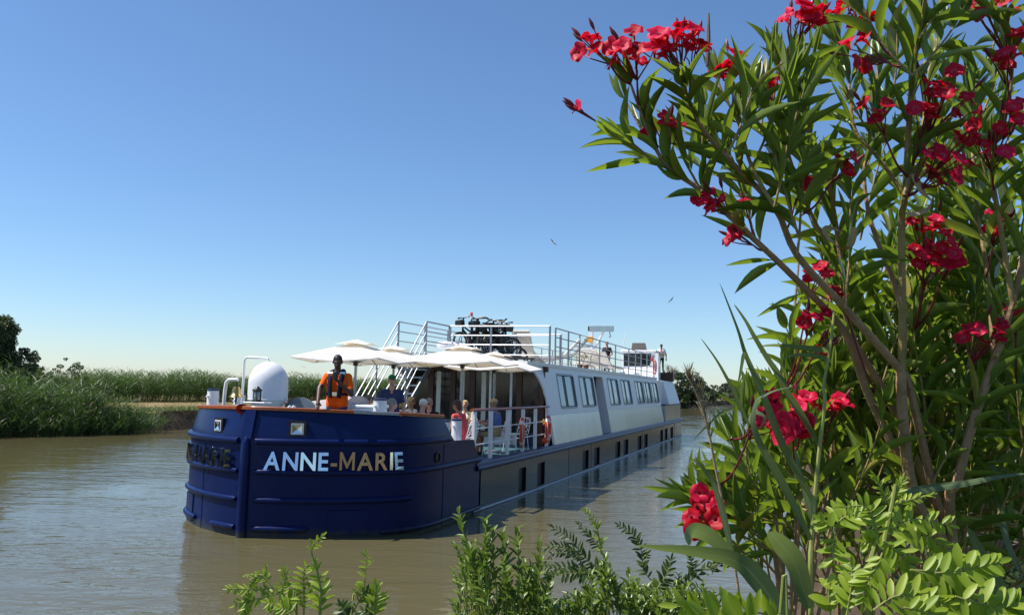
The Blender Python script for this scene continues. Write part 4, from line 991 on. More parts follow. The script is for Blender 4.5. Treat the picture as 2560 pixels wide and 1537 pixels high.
def chair_proto():
    r = empty('lattice_chair')
    fr = MB()
    w, d = .22, .21
    MB().tube([(-w, -d, .44), (w, -d, .44), (w, d, .44), (-w, d, .44)], .011, 6, closed=True).build('seat_frame', M['white'], r, True)
    st = MB()
    for k in range(-4, 5):
        st.tube([(-w, -d+.02+(k+4)*.045, .445), (w, -d+.02+(k+4)*.045, .445)], .006, 4); st.tube([(k*.05, -d, .447), (k*.05, d, .447)], .006, 4)
    st.build('seat_mesh', M['white'], r)
    # back tilts towards -y (occupant faces +y)
    top = .86
    def bp(u, v): return (u*w*(1-.1*v), -d-.02-.10*v, .46+(top-.46)*v)
    MB().tube([bp(-1, 0), bp(-1, .6), bp(-.95, .92), bp(-.8, 1), bp(.8, 1), bp(.95, .92), bp(1, .6), bp(1, 0)], .012, 6).build('back_frame', M['white'], r, True)
    lt = MB(); g4 = random.Random(2)
    for u0, v0, u1, v1 in ((-1, .1, -.4, .45), (-.4, .45, -.9, .8), (-.4, .45, .1, .2), (.1, .2, -.2, 0), (.1, .2, .55, .5), (.55, .5, 1, .2), (.55, .5, .3, .8), (.3, .8, -.4, .45), (.3, .8, .1, 1), (.3, .8, .9, .9), (-.9, .8, -.3, 1), (-.3, 1, -.4, .45), (.55, .5, 1, .65), (-1, .5, -.4, .45), (-.6, .15, -.5, 0), (.6, 0, .55, .5), (-.6, .15, .1, .2)): lt.tube([bp(u0, v0), bp(u1, v1)], .012, 4)
    lt.build('back_lattice', M['white'], r)
    for x, y in ((-1, -1), (1, -1), (1, 1), (-1, 1)): MB().tube([(x*w*.95, y*d*.95, .44), (x*w*1.1, y*d*1.12, 0)], .011, 6).build('leg', M['white'], r, True)
    return r
CH = chair_proto(); first = [True]
def chair(p, a, face, label):
    """face: heading in barge coords, degrees clockwise from aft (+y)"""
    o = CH if first[0] else copy_tree(CH); first[0] = False
    o.location = B(p, a, DK); o.rotation_euler = (0, 0, -TH-R(face)); return tag(o, label, 'chair', 'white lattice metal chairs on the foredeck')
chair(1.85, 5.2, -80, 'white lattice chair under the woman in coral by the port bollards')
chair(2.0, 7.0, -88, 'white lattice chair under the man in the tan cap')
chair(1.95, 8.75, -150, 'empty white lattice chair by the port rail behind the lifebuoys')
chair(1.3, 4.15, 0, 'white lattice chair under the man in the cream cap')
chair(.92, 5.5, 180, 'white lattice chair under the grey haired man in black')
chair(1.0, 3.45, 60, 'white lattice chair under the grey haired woman in lilac')
chair(-.02, 6.5, 100, 'white lattice chair under the blonde woman beside the stair')
chair(-.7, 5.55, 170, 'white lattice chair under the person in sunglasses and green')
chair(.85, 7.9, 180, 'white lattice chair under the fair haired guest near the glass front')
chair(.35, 5.9, 90, 'empty white lattice chair between the two round tables')

# ---------------------------------------------------------------- lifebuoys
def buoy(p, a, z, rz, label, tilt=0.0, rad=.37):
    r = onb('lifebuoy', p, a, z, label, 'lifebuoy', rz, 'orange lifebuoys')
    n = 48; path = []; mb_ = MB(); R0, r0 = rad-.06, .06
    rows = []
    for i in range(n):
        an = 2*math.pi*i/n; rows.append([(r0*.85*math.sin(2*math.pi*k/12)*1.0, (R0+r0*math.cos(2*math.pi*k/12))*math.cos(an), (R0+r0*math.cos(2*math.pi*k/12))*math.sin(an)) for k in range(12)])
    rows.append(rows[0]); mb_.grid(rows, closed=True)
    mb_.build('ring', M['red'], r, True)
    for q in range(4):
        bnd = MB(); rr = []
        for i in range(5):
            an = R(45+90*q-9+i*4.5); rr.append([((r0+.004)*.86*math.sin(2*math.pi*k/12), (R0+(r0+.004)*math.cos(2*math.pi*k/12))*math.cos(an), (R0+(r0+.004)*math.cos(2*math.pi*k/12))*math.sin(an)) for k in range(12)])
        bnd.grid(rr, closed=True).build('white_band', M['white'], r, True)
    MB().tube([(.02, (rad+.012)*math.cos(R(45+t)), (rad+.012)*math.sin(R(45+t))-.03*math.sin(R(t*4 % 180))) for t in range(0, 360, 15)], .007, 4, closed=True).build('grab_rope', M['rope'], r)
    return r
buoy(2.535, 7.45, 1.52, R(16), 'orange lifebuoy hung in the middle of the port side rail')
buoy(2.535, 9.75, 1.52, R(10), 'orange lifebuoy hung at the aft end of the port side rail')
buoy(2.14, 30.9, 3.85, R(20), 'orange lifebuoy on the roof rail beside the wheelhouse')
buoy(-1.92, 19.5, 3.72, R(30), 'orange lifebuoy on the far roof rail amidships')
# throwing line floats beside the aft buoy
r = onb('float_line', 2.5, 9.45, 1.0, 'small orange float with a line hanging beside the aft lifebuoy', 'float')
MB().ball((.03, 0, .22), .075, .075, .085).build('float', M['red'], r, True); MB().tube([(.03, 0, .3), (.03, .12, .55), (.02, .22, .80)], .008, 5).build('line', M['rope'], r)
r = onb('rope_coil', 2.47, 9.42, 1.70, 'yellow coil of line at the top of the aft lifebuoy', 'rope')
MB().tube([(.03, .07*math.cos(t*.5), .07*math.sin(t*.5)+.01*t/8) for t in range(0, 26)], .012, 5).build('coil', M['yellow'], r, True)
r = onb('rope_coil', 2.02, 30.55, 4.28, 'orange coil of line above the lifebuoy beside the wheelhouse', 'rope')
MB().tube([(.03, .13*math.cos(t*.5), .10*math.sin(t*.5)) for t in range(0, 38)], .03, 5).build('coil', M['red'], r, True)
r = onb('mooring_line', 1.6, 33.0, 3.9, 'slack pale rope along the roof rail in front of the wheelhouse', 'rope')
MB().tube([(.4, -2.4, .4), (.2, -1, .28), (-.2, 1.0, .10), (-.9, 2.0, .02)], .022, 5).build('rope', M['rope'], r, True)

# ---------------------------------------------------------------- roof gear
r = onb('liferaft_canister', -1.2, 11.6, ZR, 'white round canister on the roof front left of the bicycles', 'canister')
MB().lathe([(.34, .40), (.40, .43), (.42, .50), (.42, .57), (.37, .62), (.1, .65), (.003, .655)], 28).build('shell', M['white'], r, True)
MB().lathe([(.22, 0), (.2, .02), (.14, .05), (.14, .40)], 16).build('stand', M['rail'], r, True)
r = onb('warning_beacon', -.62, 11.85, ZR, 'red and clear warning beacon on a pole above the bicycles', 'beacon')
MB().tube([(0, 0, 0), (0, 0, 1.36)], .022, 8).build('pole', M['black'], r)
MB().lathe([(.035, 1.36), (.035, 1.39), (.042, 1.395), (.042, 1.46)], 14).build('clear_lens', M['white'], r, True)
MB().lathe([(.044, 1.46), (.044, 1.475)], 14).build('collar', M['black'], r, True)
MB().lathe([(.042, 1.475), (.042, 1.56), (.03, 1.575), (.002, 1.58)], 14).build('red_lens', M['lens'], r, True)
M['green'] = pm('green_paint', (.02, .18, .10), .4, var=.1)
def bike_proto():
    r = empty('bicycle'); WR, WB = .29, 1.02
    T = MB(); S1, BB, HT, HB_ = (0, .42, .78), (0, .40, .30), (0, .86, .80), (0, .88, .68)
    RA, FA_ = (0, 0, WR), (0, WB, WR)
    for a, b, q in ((S1, BB, .03), (BB, HB_, .042), ((0, .415, .60), HT, .028), (HT, HB_, .032)): T.tube([a, b], q, 6)
    for s in (-.045, .045): T.tube([BB, (s, 0, WR)], .011, 5); T.tube([(0, .415, .62), (s, 0, WR)], .010, 5); T.tube([HB_, (s, WB-.03, WR+.12), (s, WB, WR)], .013, 5)
    T.build('frame', M['black'], r, True)
    MB().tube([HT, (0, .835, .98), (0, .825, 1.05)], .026, 6).build('stem', M['black'], r)
    MB().tube([(-.29, .74, 1.09), (-.18, .80, 1.08), (0, .835, 1.06), (.18, .80, 1.08), (.29, .74, 1.09)], .019, 6).build('handlebar', M['black'], r, True)
    for s in (-1, 1): MB().tube([(s*.19, .80, 1.085), (s*.30, .735, 1.092)], .027, 6).build('grip', M['black'], r)
    MB().tube([(0, .42, .6), (0, .42, .93)], .014, 6).build('seat_post', M['rail'], r)
    MB().loft([((0, .28, .94), (.075, 0, 0), (0, 0, .03)), ((0, .40, .95), (.06, 0, 0), (0, 0, .028)), ((0, .53, .94), (.02, 0, 0), (0, 0, .02))], 10).build('saddle', M['black'], r, True)
    for c in (RA, FA_):
        w = MB().tube([(0, c[1]+WR*math.cos(2*math.pi*k/32), c[2]+WR*math.sin(2*math.pi*k/32)) for k in range(32)], .032, 6, closed=True).build('wheel', M['tyre'], r, True)
        MB().tube([(0, c[1]+(WR-.035)*math.cos(2*math.pi*k/32), c[2]+(WR-.035)*math.sin(2*math.pi*k/32)) for k in range(32)], .010, 5, closed=True).build('rim', M['rail'], w, True)
        sp = MB()
        for k in range(12): an = k*math.pi/6; sp.tube([(.02*(-1)**k, c[1], c[2]), (0, c[1]+(WR-.03)*math.cos(an), c[2]+(WR-.03)*math.sin(an))], .003, 3)
        sp.build('spokes', M['rail'], w); MB().tube([(-.05, c[1], c[2]), (.05, c[1], c[2])], .022, 8).build('hub', M['black'], w)
        MB().grid([[(s, c[1]+(WR+.04)*math.cos(R(t)), c[2]+(WR+.04)*math.sin(R(t))) for s in (-.03, .03)] for t in (range(10, 175, 15) if c is RA else range(30, 150, 15))]).build('mudguard', M['black'], r)
    MB().lathe([(.09, -.005), (.09, .005)], 18, mtx=Matrix.Translation((.04, BB[1], BB[2])) @ Matrix.Rotation(R(90), 4, 'Y')).build('chainring', M['black'], r)
    for s in (-1, 1): MB().tube([(s*.05, BB[1], BB[2]), (s*.06, BB[1]+s*.12, BB[2]-s*.1), (s*.13, BB[1]+s*.12, BB[2]-s*.1)], .012, 5).build('crank', M['black'], r)
    MB().box(-.06, .06, .28, .38, .42, .70, .02).build('battery', M['black'], r)
    MB().box(-.14, .14, .90, 1.10, .78, .98, .03).build('front_bag', M['black'], r)
    MB().box(-.02, .02, -.06, -.02, .55, .60).build('rear_light', M['lens'], r)
    MB().grid([[(-.06, -.12, .66), (.06, -.12, .66)], [(-.06, .22, .68), (.06, .22, .68)]]).build('luggage_rack', M['black'], r)
    return r
BK = bike_proto(); bl = ['leftmost black bicycle, upright near the warning beacon', 'black bicycle just right of the beacon with its bars turned', 'black bicycle in the middle of the stack on the roof', 'black bicycle with a wide raised handlebar right of the middle', 'rightmost black bicycle with its wheel showing above the parasol', 'black bicycle leaning low at the right end of the stack', 'black bicycle at the back of the stack, mostly hidden', 'black bicycle facing aft in the thick of the stack', 'black bicycle leaning right beside the turned handlebar']
for i, (p, a, rz, ln, z) in enumerate(((-.72, 12.2, 200, 5, .42), (-.52, 12.5, 188, -3, .42), (-.30, 12.3, 205, 4, .40), (-.05, 12.6, 16, 8, .36), (.14, 12.2, 232, 10, .30), (.42, 12.6, 215, 26, .08), (-.18, 12.9, 192, -6, .40), (.02, 12.4, 24, -5, .38), (.28, 12.8, 198, 14, .30))):
    o = BK if i == 0 else copy_tree(BK)
    o.location = B(p-.5*math.sin(R(rz)), a-.5*math.cos(R(rz)), ZR+max(.02, z-.07)); o.rotation_euler = (0, R(ln), -TH-R(rz)); tag(o, bl[i], 'bicycle', 'black bicycles stacked on the barge roof')
r = onb('bicycle_rack', -.1, 12.35, ZR, 'low dark rack under the bicycles on the roof', 'rack')
for y in (-.35, .35):
    MB().box(-1.3, 1.3, y-.03, y+.03, .16, .22).build('beam', M['black'], r)
    for x in (-1.2, 0, 1.2): MB().box(x-.03, x+.03, y-.028, y+.028, 0, .16).build('leg', M['black'], r)
def lounger_proto():
    r = empty('sun_lounger')
    for s in (-1, 1): MB().tube([(s*.3, -.9, .02), (s*.3, -.85, .30), (s*.3, .25, .30), (s*.3, .85, .78)], .016, 6).build('side_rail', M['rail'], r, True)
    for y, z in ((-.8, .3), (.1, .3)):
        MB().tube([(-.3, y, 0), (-.3, y, z)], .014, 5).build('leg', M['rail'], r); MB().tube([(.3, y, 0), (.3, y, z)], .014, 5).build('leg', M['rail'], r)
    rows = [[(x, -.88, .34) for x in (-.28, 0, .28)], [(x, -.2, .32) for x in (-.28, 0, .28)], [(x, .25, .33) for x in (-.28, 0, .28)], [(x, .86, .82) for x in (-.28, 0, .28)]]
    mb_ = MB().grid(rows); mb_.grid([[(x, y-.0, z+.05) for x, y, z in rw] for rw in rows][::-1]); 
    for s in (0, 2): mb_.grid([[rw[s] for rw in rows], [(rw[s][0], rw[s][1], rw[s][2]+.05) for rw in rows]])
    mb_.grid([rows[-1], [(x, y, z+.05) for x, y, z in rows[-1]]]); mb_.build('cushion', M['cream'], r, True, 30)
    return r
LG = lounger_proto()
for i, (p, a, rz, z, tl, lab) in enumerate(((.55, 14.0, 185, .05, 18, 'grey-backed folded sun lounger right of the bicycles'), (1.35, 14.9, 70, .0, 8, 'cream sun lounger low behind the front roof rail'), (1.5, 15.7, 75, .05, 12, 'second cream sun lounger behind the front roof rail'),
      (.6, 21.5, 160, .0, 0, 'cream sun lounger lying left of the crane mast'), (.2, 23.6, 175, .05, 8, 'tall propped cream sun lounger directly left of the crane'), (.75, 26.0, 200, .05, 8, 'cream sun lounger directly right of the crane mast'), (.1, 27.5, 190, .0, 0, 'cream sun lounger flat near the man in the dark shirt'), (.9, 22.6, 185, .02, 4, 'cream sun lounger tilted behind the mid roof rail'))):
    o = LG if i == 0 else copy_tree(LG); o.location = B(p, a, ZR+z+.01); o.rotation_euler = (R(tl), 0, -TH-R(rz)); tag(o, lab, 'sun lounger', 'sun loungers on the barge roof')
# crane
r = onb('davit_crane', .15, 25.0, ZR, 'white davit crane with a hook on the barge roof', 'crane')
MB().lathe([(.2, 0), (.2, .03), (.08, .05)], 16).build('base', M['white'], r)
MB().box(-.075, .075, -.075, .075, .04, 1.95, .01).build('mast', M['white'], r)
MB().box(-.09, 1.02, -.085, .085, 1.93, 2.19, .012).build('jib', M['pane'], r)
MB().box(-.16, -.092, -.07, .07, 1.95, 2.17, .01).build('end_cap', M['black'], r)
MB().tube([(.06, 0, .95), (.55, 0, 1.92)], .055, 6).build('brace', M['white'], r)
MB().box(-.22, .09, -.13, -.08, 1.42, 1.70, .02).build('winch', M['yellow'], r); MB().tube([(-.3, -.1, 1.5), (-.22, -.1, 1.55)], .06, 8).build('winch_handle', M['black'], r)
MB().tube([(.85, 0, 1.93), (.85, 0, 1.80), (.9, 0, 1.73), (.85, 0, 1.66), (.81, 0, 1.70)], .022, 6).build('hook', M['alu'], r)
MB().box(-.72, -.1, -.25, .2, 1.20, 1.26).build('tray', M['rail'], r)
# hatch and boxes near the wheelhouse
r = onb('roof_hatch', .9, 30.5, ZR, 'low white rounded hatch in front of the wheelhouse', 'hatch')
MB().box(-.45, .45, -.7, .7, 0, .22, .09).build('lid', M['white'], r, True); MB().box(-.5, .5, -.75, .75, 0, .03).build('coaming', M['rail'], r)
r = onb('gear_box', 1.55, 38.1, 3.222, 'brown gear box with an orange end under the stern crewman', 'box')
MB().box(-.3, .62, -.3, .3, .0, .53, .02).build('box_body', M['brown'], r); MB().box(-.36, -.302, -.25, .25, .02, .5).build('orange_end', M['red'], r)
# potted plants by the rail
for i, (p, a) in enumerate(((1.7, 16.6), (1.75, 17.3))):
    r = onb('potted_plant', p, a, ZR, ['small potted plant behind the front roof rail, left one', 'small potted plant behind the front roof rail, right one'][i], 'plant', 0, 'potted plants on the roof')
    MB().lathe([(.09, 0), (.11, .16), (.10, .16), (.09, .14), (.002, .14)], 14).build('pot', M['brown'], r, True)
    V, F, uv, rn = leaf_cloud([((0, 0, .38), .2), ((.08, 0, .5), .15), ((-.09, .03, .46), .15)], 900, .03, 300+i); link('foliage', npmesh('foliage', V, F, M['bushleaf'], uv, rn), r)
# ================================================================== people
SK = {'dark': pm('skin_dark', (.085, .038, .024), .45, var=.12, vs=9), 'tan': pm('skin_tan', (.36, .17, .10), .5, var=.12, vs=9), 'fair': pm('skin_fair', (.50, .27, .19), .5, var=.12, vs=9)}
def cloth(name, col): return pm(name, col, .85, var=.14, vs=7, bump=.5, bs=12, spec=.2)
CL = {k: cloth(k+'_cloth', v) for k, v in dict(orange=(.95, .13, .008), navy=(.035, .05, .13), red=(.45, .02, .02), lilac=(.55, .56, .80), cream=(.78, .70, .54), black=(.012, .012, .014), coral=(.62, .09, .10), blue=(.13, .18, .42), khaki=(.40, .32, .20), white=(.78, .78, .78), green=(.03, .16, .11), greycap=(.14, .13, .11), tancap=(.52, .38, .20), greencap=(.01, .16, .05), vest=(.012, .016, .035), grey=(.45, .46, .44), shoe=(.05, .04, .035)).items()}
HAIR = {'black': pm('hair_black', (.01, .009, .008), .6, var=.3, vs=30), 'grey': pm('hair_grey', (.22, .21, .20), .7, var=.3, vs=40, bump=.5, bs=60), 'white': pm('hair_white', (.5, .48, .45), .7, var=.2, vs=40), 'brown': pm('hair_brown', (.05, .022, .012), .55, var=.4, vs=40, bump=.5, bs=60), 'blonde': pm('hair_blonde', (.50, .36, .18), .6, var=.3, vs=40, bump=.5, bs=60)}
def V3(*a): return Vector(a)
def person(p, a, z, face, label, skin, top, bottom, pose='sit', sc=1.0, arms=None, lean=0.0, head=(0, 0), sleeve=.55, short=.6, hair=None, long_hair=False, cap=None, cap_back=False, shades=False, vox=.014, extra=None, hs=1.0):
    r = empty('person', B(p, a, z), -TH-R(face), label, 'person'); r.scale = (sc, sc, sc)
    st = pose == 'stand'
    hip = V3(0, 0, .95) if st else V3(0, -.03, .53)
    up_ = (Matrix.Rotation(-lean, 3, 'X') @ V3(0, 0, 1)); 
    neck = hip+up_*.52; chest = hip+up_*.36; hc = neck+up_*.10+V3(0, .02, .095)
    sh = {s: neck+V3(s*.185, 0, 0)-up_*.055 for s in (-1, 1)}
    ar = {1: (V3(.27, .02, sh[1].z-.29), V3(.25, .12, sh[1].z-.53)), -1: (V3(-.27, .02, sh[-1].z-.29), V3(-.25, .12, sh[-1].z-.53))}
    if not st: ar = {s: (V3(s*.25, .10, sh[s].z-.26), V3(s*.12, .34, .80)) for s in (-1, 1)}
    if arms: ar.update(arms)
    prims = []     # p0,r0,p1,r1,tag
    def cone(p0, r0, p1, r1, tg): prims.append((Vector(p0), r0, Vector(p1), r1, tg))
    bw = .175
    for s in (-1, 1):
        cone(hip+V3(s*.075, 0, .02), .115, hip+V3(s*.07, 0, 0)+up_*.18, .105, 'hip')
        cone(hip+V3(s*.065, 0, 0)+up_*.18, .105, chest+V3(s*.085, .0, 0), .118, 'top')
        cone(chest+V3(s*.085, 0, 0), .118, neck+V3(s*.10, -.01, 0)-up_*.07, .085, 'top')
        cone(neck+V3(s*.02, 0, 0)-up_*.04, .06, sh[s], .066, 'top')
        e, w = ar[s]
        cone(sh[s], .062, e, .046, 'uarm'); cone(e, .044, w, .030, 'farm')
        d = (w-e).normalized(); cone(w, .030, w+d*.06, .036, 'hand')
        sd = d.cross(V3(0, 0, 1)); sd = sd.normalized() if sd.length > .1 else V3(1, 0, 0); dn = sd.cross(d)
        for k, L_ in enumerate((.072, .085, .08, .06)):
            b = w+d*.075+sd*(.031-.0207*k); m_ = b+d*L_*.55-dn*.006*0+V3(0, 0, -.006); cone(b, .0105, m_, .010, 'hand'); cone(m_, .010, m_+d*L_*.4+V3(0, 0, -.016), .009, 'hand')
        tb_ = w+d*.03+sd*s*-.03; cone(tb_, .013, tb_+d*.05-sd*s*.03+V3(0, 0, -.01), .010, 'hand')
        if st: kn, an = V3(s*.10, .03, .50), V3(s*.11, 0, .09)
        else: kn, an = V3(s*.11, .41, .50), V3(s*.11, .38, .09)
        if extra and 'legs' in extra: kn, an = [Vector(q) if s > 0 else Vector((-q[0], q[1], q[2])) for q in extra['legs']]
        h0 = hip+V3(s*.085, 0, -.02); cone(h0, .098, kn, .062, 'thigh'); cone(kn, .060, kn.lerp(an, .35), .064, 'shin'); cone(kn.lerp(an, .35), .062, an, .040, 'shin')
        cone(an+V3(0, -.03, -.05), .040, an+V3(s*.015, .15, -.06), .034, 'shoe')
    cone(neck-up_*.05, .062, hc+V3(0, -.012, -.05), .052, 'neck')
    mb_ = MB()
    for p0, r0, p1, r1, tg in prims:
        if (p1-p0).length > 1e-4: mb_.tube([p0, p1], [r0, r1], 10)
        mb_.ball(p0, r0, nu=10, nv=7); mb_.ball(p1, r1, nu=10, nv=7)
    hm = Matrix.Rotation(R(head[1]), 3, 'Z') @ Matrix.Rotation(R(-head[0]), 3, 'X')     # nod down +, turn left +
    def hd(v): return hc+hm @ Vector(v)
    mb_.ball(hd((0, -.012, .03)), .076, .094, .088, mtx=hm); mb_.ball(hd((0, .018, -.035)), .060, .072, .078, mtx=hm)
    mb_.ball(hd((0, .058, -.07)), .036, .030, .030, mtx=hm)
    mb_.tube([hd((0, .088, .012)), hd((0, .108, -.026))], [.010, .017], 8); mb_.ball(hd((0, .104, -.028)), .017)
    mb_.ball(hd((0, .086, -.062)), .026, .012, .011, mtx=hm); mb_.ball(hd((0, .085, .022)), .05, .014, .010, mtx=hm)
    for s in (-1, 1): mb_.ball(hd((s*.077, -.012, -.008)), .012, .022, .032, mtx=hm)
    o = bpy.data.objects.new('tmp', mb_.mesh('tmp', M['dark'])); COL.objects.link(o)
    rm = o.modifiers.new('r', 'REMESH'); rm.mode = 'VOXEL'; rm.voxel_size = vox
    sm = o.modifiers.new('s', 'SMOOTH'); sm.factor = .5; sm.iterations = 2
    dg = bpy.context.evaluated_depsgraph_get(); dg.update(); me = bpy.data.meshes.new_from_object(o.evaluated_get(dg)); bpy.data.objects.remove(o)
    for mt in (SK[skin], top, bottom, CL['shoe']): 
        pass
    me.materials.clear()
    for mt in (SK[skin], top, bottom, CL['shoe']): me.materials.append(mt)
    n = len(me.polygons); C = np.zeros(n*3); me.polygons.foreach_get('center', C); C = C.reshape(-1, 3)
    best = np.full(n, 9.); idx = np.zeros(n, int)
    chin = (hc+hm @ V3(0, .03, -.105)).z
    for p0, r0, p1, r1, tg in prims:
        d = np.array(p1-p0); L2 = max(1e-9, d@d); t = np.clip(((C-np.array(p0))@d)/L2, 0, 1)
        q = np.linalg.norm(C-(np.array(p0)+t[:, None]*d), axis=1)-(r0+(r1-r0)*t)
        mi = np.zeros(n, int)
        if tg == 'top': mi[:] = 1
        elif tg == 'hip': mi[:] = 1 if st else 2
        elif tg == 'uarm': mi[:] = np.where(t < sleeve, 1, 0)
        elif tg == 'farm': mi[:] = np.where(t < sleeve-1, 1, 0)
        elif tg == 'thigh': mi[:] = np.where(t < short, 2, 0)
        elif tg == 'shin': mi[:] = 2 if short >= 2 else 0
        elif tg == 'shoe': mi[:] = 3
        b = q < best; best[b] = q[b]; idx[b] = mi[b]
    if st: idx[(C[:, 2] < .90) & (idx == 1) & (np.abs(C[:, 0]) < .2)] = 2
    hd_far = np.linalg.norm(C-np.array(hc), axis=1) < .115; idx[hd_far & (C[:, 2] > neck.z+.03)] = 0
    me.polygons.foreach_set('material_index', idx); me.polygons.foreach_set('use_smooth', np.ones(n, bool)); me.update()
    link('body', me, r)
    def dome(rx, ry, rz_, zmin, front=None, mat_=None, nm='hair', dz=.03):
        m_ = MB(); rows = []
        for j in range(9):
            ph = R(90)-j*R(90-zmin)/8; row = []
            for k in range(24):
                an = 2*math.pi*k/24; f = math.sin(an)
                pj = ph if front is None or f < .2 else max(ph, R(front)*(f-.2)/.8+R(zmin)*(1-(f-.2)/.8))
                row.append(hd((rx*math.cos(pj)*math.cos(an), -.012+ry*math.cos(pj)*math.sin(an), dz+rz_*math.sin(pj))))
            rows.append(row)
        m_.grid(rows[::-1], closed=True); return m_.build(nm, mat_, r, True)
    if hair:
        dome(.084*hs, .103*hs, .099*hs, -28 if not long_hair else -50, 34, HAIR[hair])
        if long_hair: MB().ball(hd((0, -.06, -.03)), .085, .06, .10, mtx=hm).build('hair', HAIR[hair], r, True)
    if cap:
        c_ = dome(.088, .107, .097, 4, None, cap, 'cap', .035); sg = -1 if cap_back else 1
        bm_ = MB(); rows = []
        for t in (0, .5, 1.0): rows.append([hd((.075*math.sin(R(u))*(1-.12*t), sg*(.085*math.cos(R(u))*1.05+.075*t*math.cos(R(u*.8)))-.012, .045-.018*t)) for u in range(-80, 81, 16)])
        bm_.grid(rows); bm_.grid([[v+Vector((0, 0, .006)) for v in rw] for rw in rows][::-1]); bm_.build('cap_brim', cap, c_, True)
    if shades: MB().box(-.068, .068, 0, .012, -.016, .02, .004).build('sunglasses', M['black'], r); g_ = r.children[-1]; g_.matrix_local = Matrix.Translation(hd((0, .088, .012))) @ hm.to_4x4()
    else:
        ey = MB()
        for s in (-1, 1): ey.ball(hd((s*.031, .080, .008)), .010, .008, .006, mtx=hm)
        ey.build('eyes', M['dark'], r)
    return r, dict(neck=neck, chest=chest, hip=hip, hc=hc, hd=hd, up=up_, sh=sh)
def loc(p, a, z, face, q, sc=1.0):     # a barge point in a person's own frame
    d = B(*q)-B(p, a, z); an = TH+R(face); c, s = math.cos(an), math.sin(an); return V3(d.x*c-d.y*s, d.x*s+d.y*c, d.z)/sc

# crewman at the bow
pa = (1.20, .88, FD, 168)
hand = loc(*pa, (1.13, .40, 2.225)); sh_ = V3(.185, .02, 1.40)
elb = sh_.lerp(hand, .52)+V3(.07, -.06, .02)
r, J = person(*pa, 'crewman in an orange shirt and dark life vest talking into a radio at the bow', 'dark', CL['orange'], CL['navy'], 'stand', 1.06, {1: (elb, hand), -1: (V3(-.27, .10, 1.13), V3(-.06, .25, 1.36))}, lean=R(4), head=(20, 12), sleeve=.72, hair='black', vox=.0105, short=3, hs=.93)
nk, ch, hp = J['neck'], J['chest'], J['hip']
vb = MB()
for s in (-1, 1):
    P_ = [nk+V3(0, -.085, .03), nk+V3(s*.075, -.06, .055), nk+V3(s*.105, .01, .03), nk+V3(s*.10, .085, -.06), ch+V3(s*.095, .125, .02), ch+V3(s*.085, .135, -.12), ch+V3(s*.07, .13, -.24)]
    vb = MB().tube(P_, [.038, .046, .048, .045, .042, .040, .036], 10, flat=.6).build('life_vest', CL['vest'], r, True)
    MB().obox(Matrix.Translation(nk+V3(s*.105, .06, .005)) @ Matrix.Rotation(R(-55), 4, 'X'), .085, .04, .03).build('reflective_band', M['white'], vb)
MB().loft([(hp+V3(0, 0, .16), (.195, 0, 0), (0, .14, 0)), (hp+V3(0, 0, .20), (.195, 0, 0), (0, .142, 0))], 24, cap=False).build('belt', CL['vest'], r)
MB().box(-.05, .05, hp.y+.13, hp.y+.16, hp.z+.15, hp.z+.21).build('buckle', M['chrome'], r)
MB().box(-.075, -.025, .285, .33, 1.36, 1.50, .008).build('radio', M['black'], r)
# guests
table_z = .80
S_ = lambda e, w: (Vector(e), Vector(w))
person(.38, 4.6, DK, 150, 'standing man in a green cap, navy T-shirt and red shorts holding a glass', 'fair', CL['navy'], CL['red'], 'stand', 1.045, {1: S_((.28, .05, 1.16), (.08, .24, 1.20))}, cap=CL['greencap'], hair='grey', sleeve=.75, short=.75)
person(1.0, 3.45, FD-.26, 62, 'seated woman with short grey hair in a lilac top by the port bollard', 'fair', CL['lilac'], CL['grey'], hair='grey', long_hair=True, head=(4, 0), sleeve=.8)
person(-.7, 5.55, DK, 168, 'seated person in a grey cap, sunglasses and green top near the stair', 'fair', CL['green'], CL['khaki'], cap=CL['greycap'], shades=True, sleeve=.7, sc=1.02)
person(-.02, 6.5, DK, 100, 'seated blonde woman in a white sleeveless top beside the stair', 'tan', CL['white'], CL['grey'], hair='blonde', long_hair=True, sleeve=.05, shades=True)
person(1.3, 4.15, DK, 5, 'man in a cream cap and cream shirt seen from behind at the rail', 'fair', CL['cream'], CL['khaki'], cap=CL['cream'], lean=R(12), hair='white', sleeve=.8, head=(12, 0))
person(.92, 5.5, DK, 176, 'grey haired man in a black jacket looking down at the table', 'fair', CL['black'], CL['khaki'], hair='grey', lean=R(8), head=(16, 0), sleeve=1.6, shades=True)
person(1.85, 5.2, DK, -78, 'brown haired woman in a coral top leaning on the table', 'tan', CL['coral'], CL['coral'], hair='brown', long_hair=True, lean=R(16), head=(8, 0), sleeve=.12)
person(.85, 7.9, DK, 178, 'fair haired guest sitting near the glass cabin front', 'fair', CL['cream'], CL['khaki'], hair='blonde', lean=R(6), sleeve=.6, sc=.95)
person(2.0, 7.0, DK, -84, 'man in a tan cap, blue shirt and khaki shorts sitting by the port rail', 'tan', CL['blue'], CL['khaki'], cap=CL['tancap'], lean=R(7), head=(14, 0), sleeve=.8, hair='grey', short=.8, extra=dict(legs=((.10, .40, .50), (.11, .42, .09))))
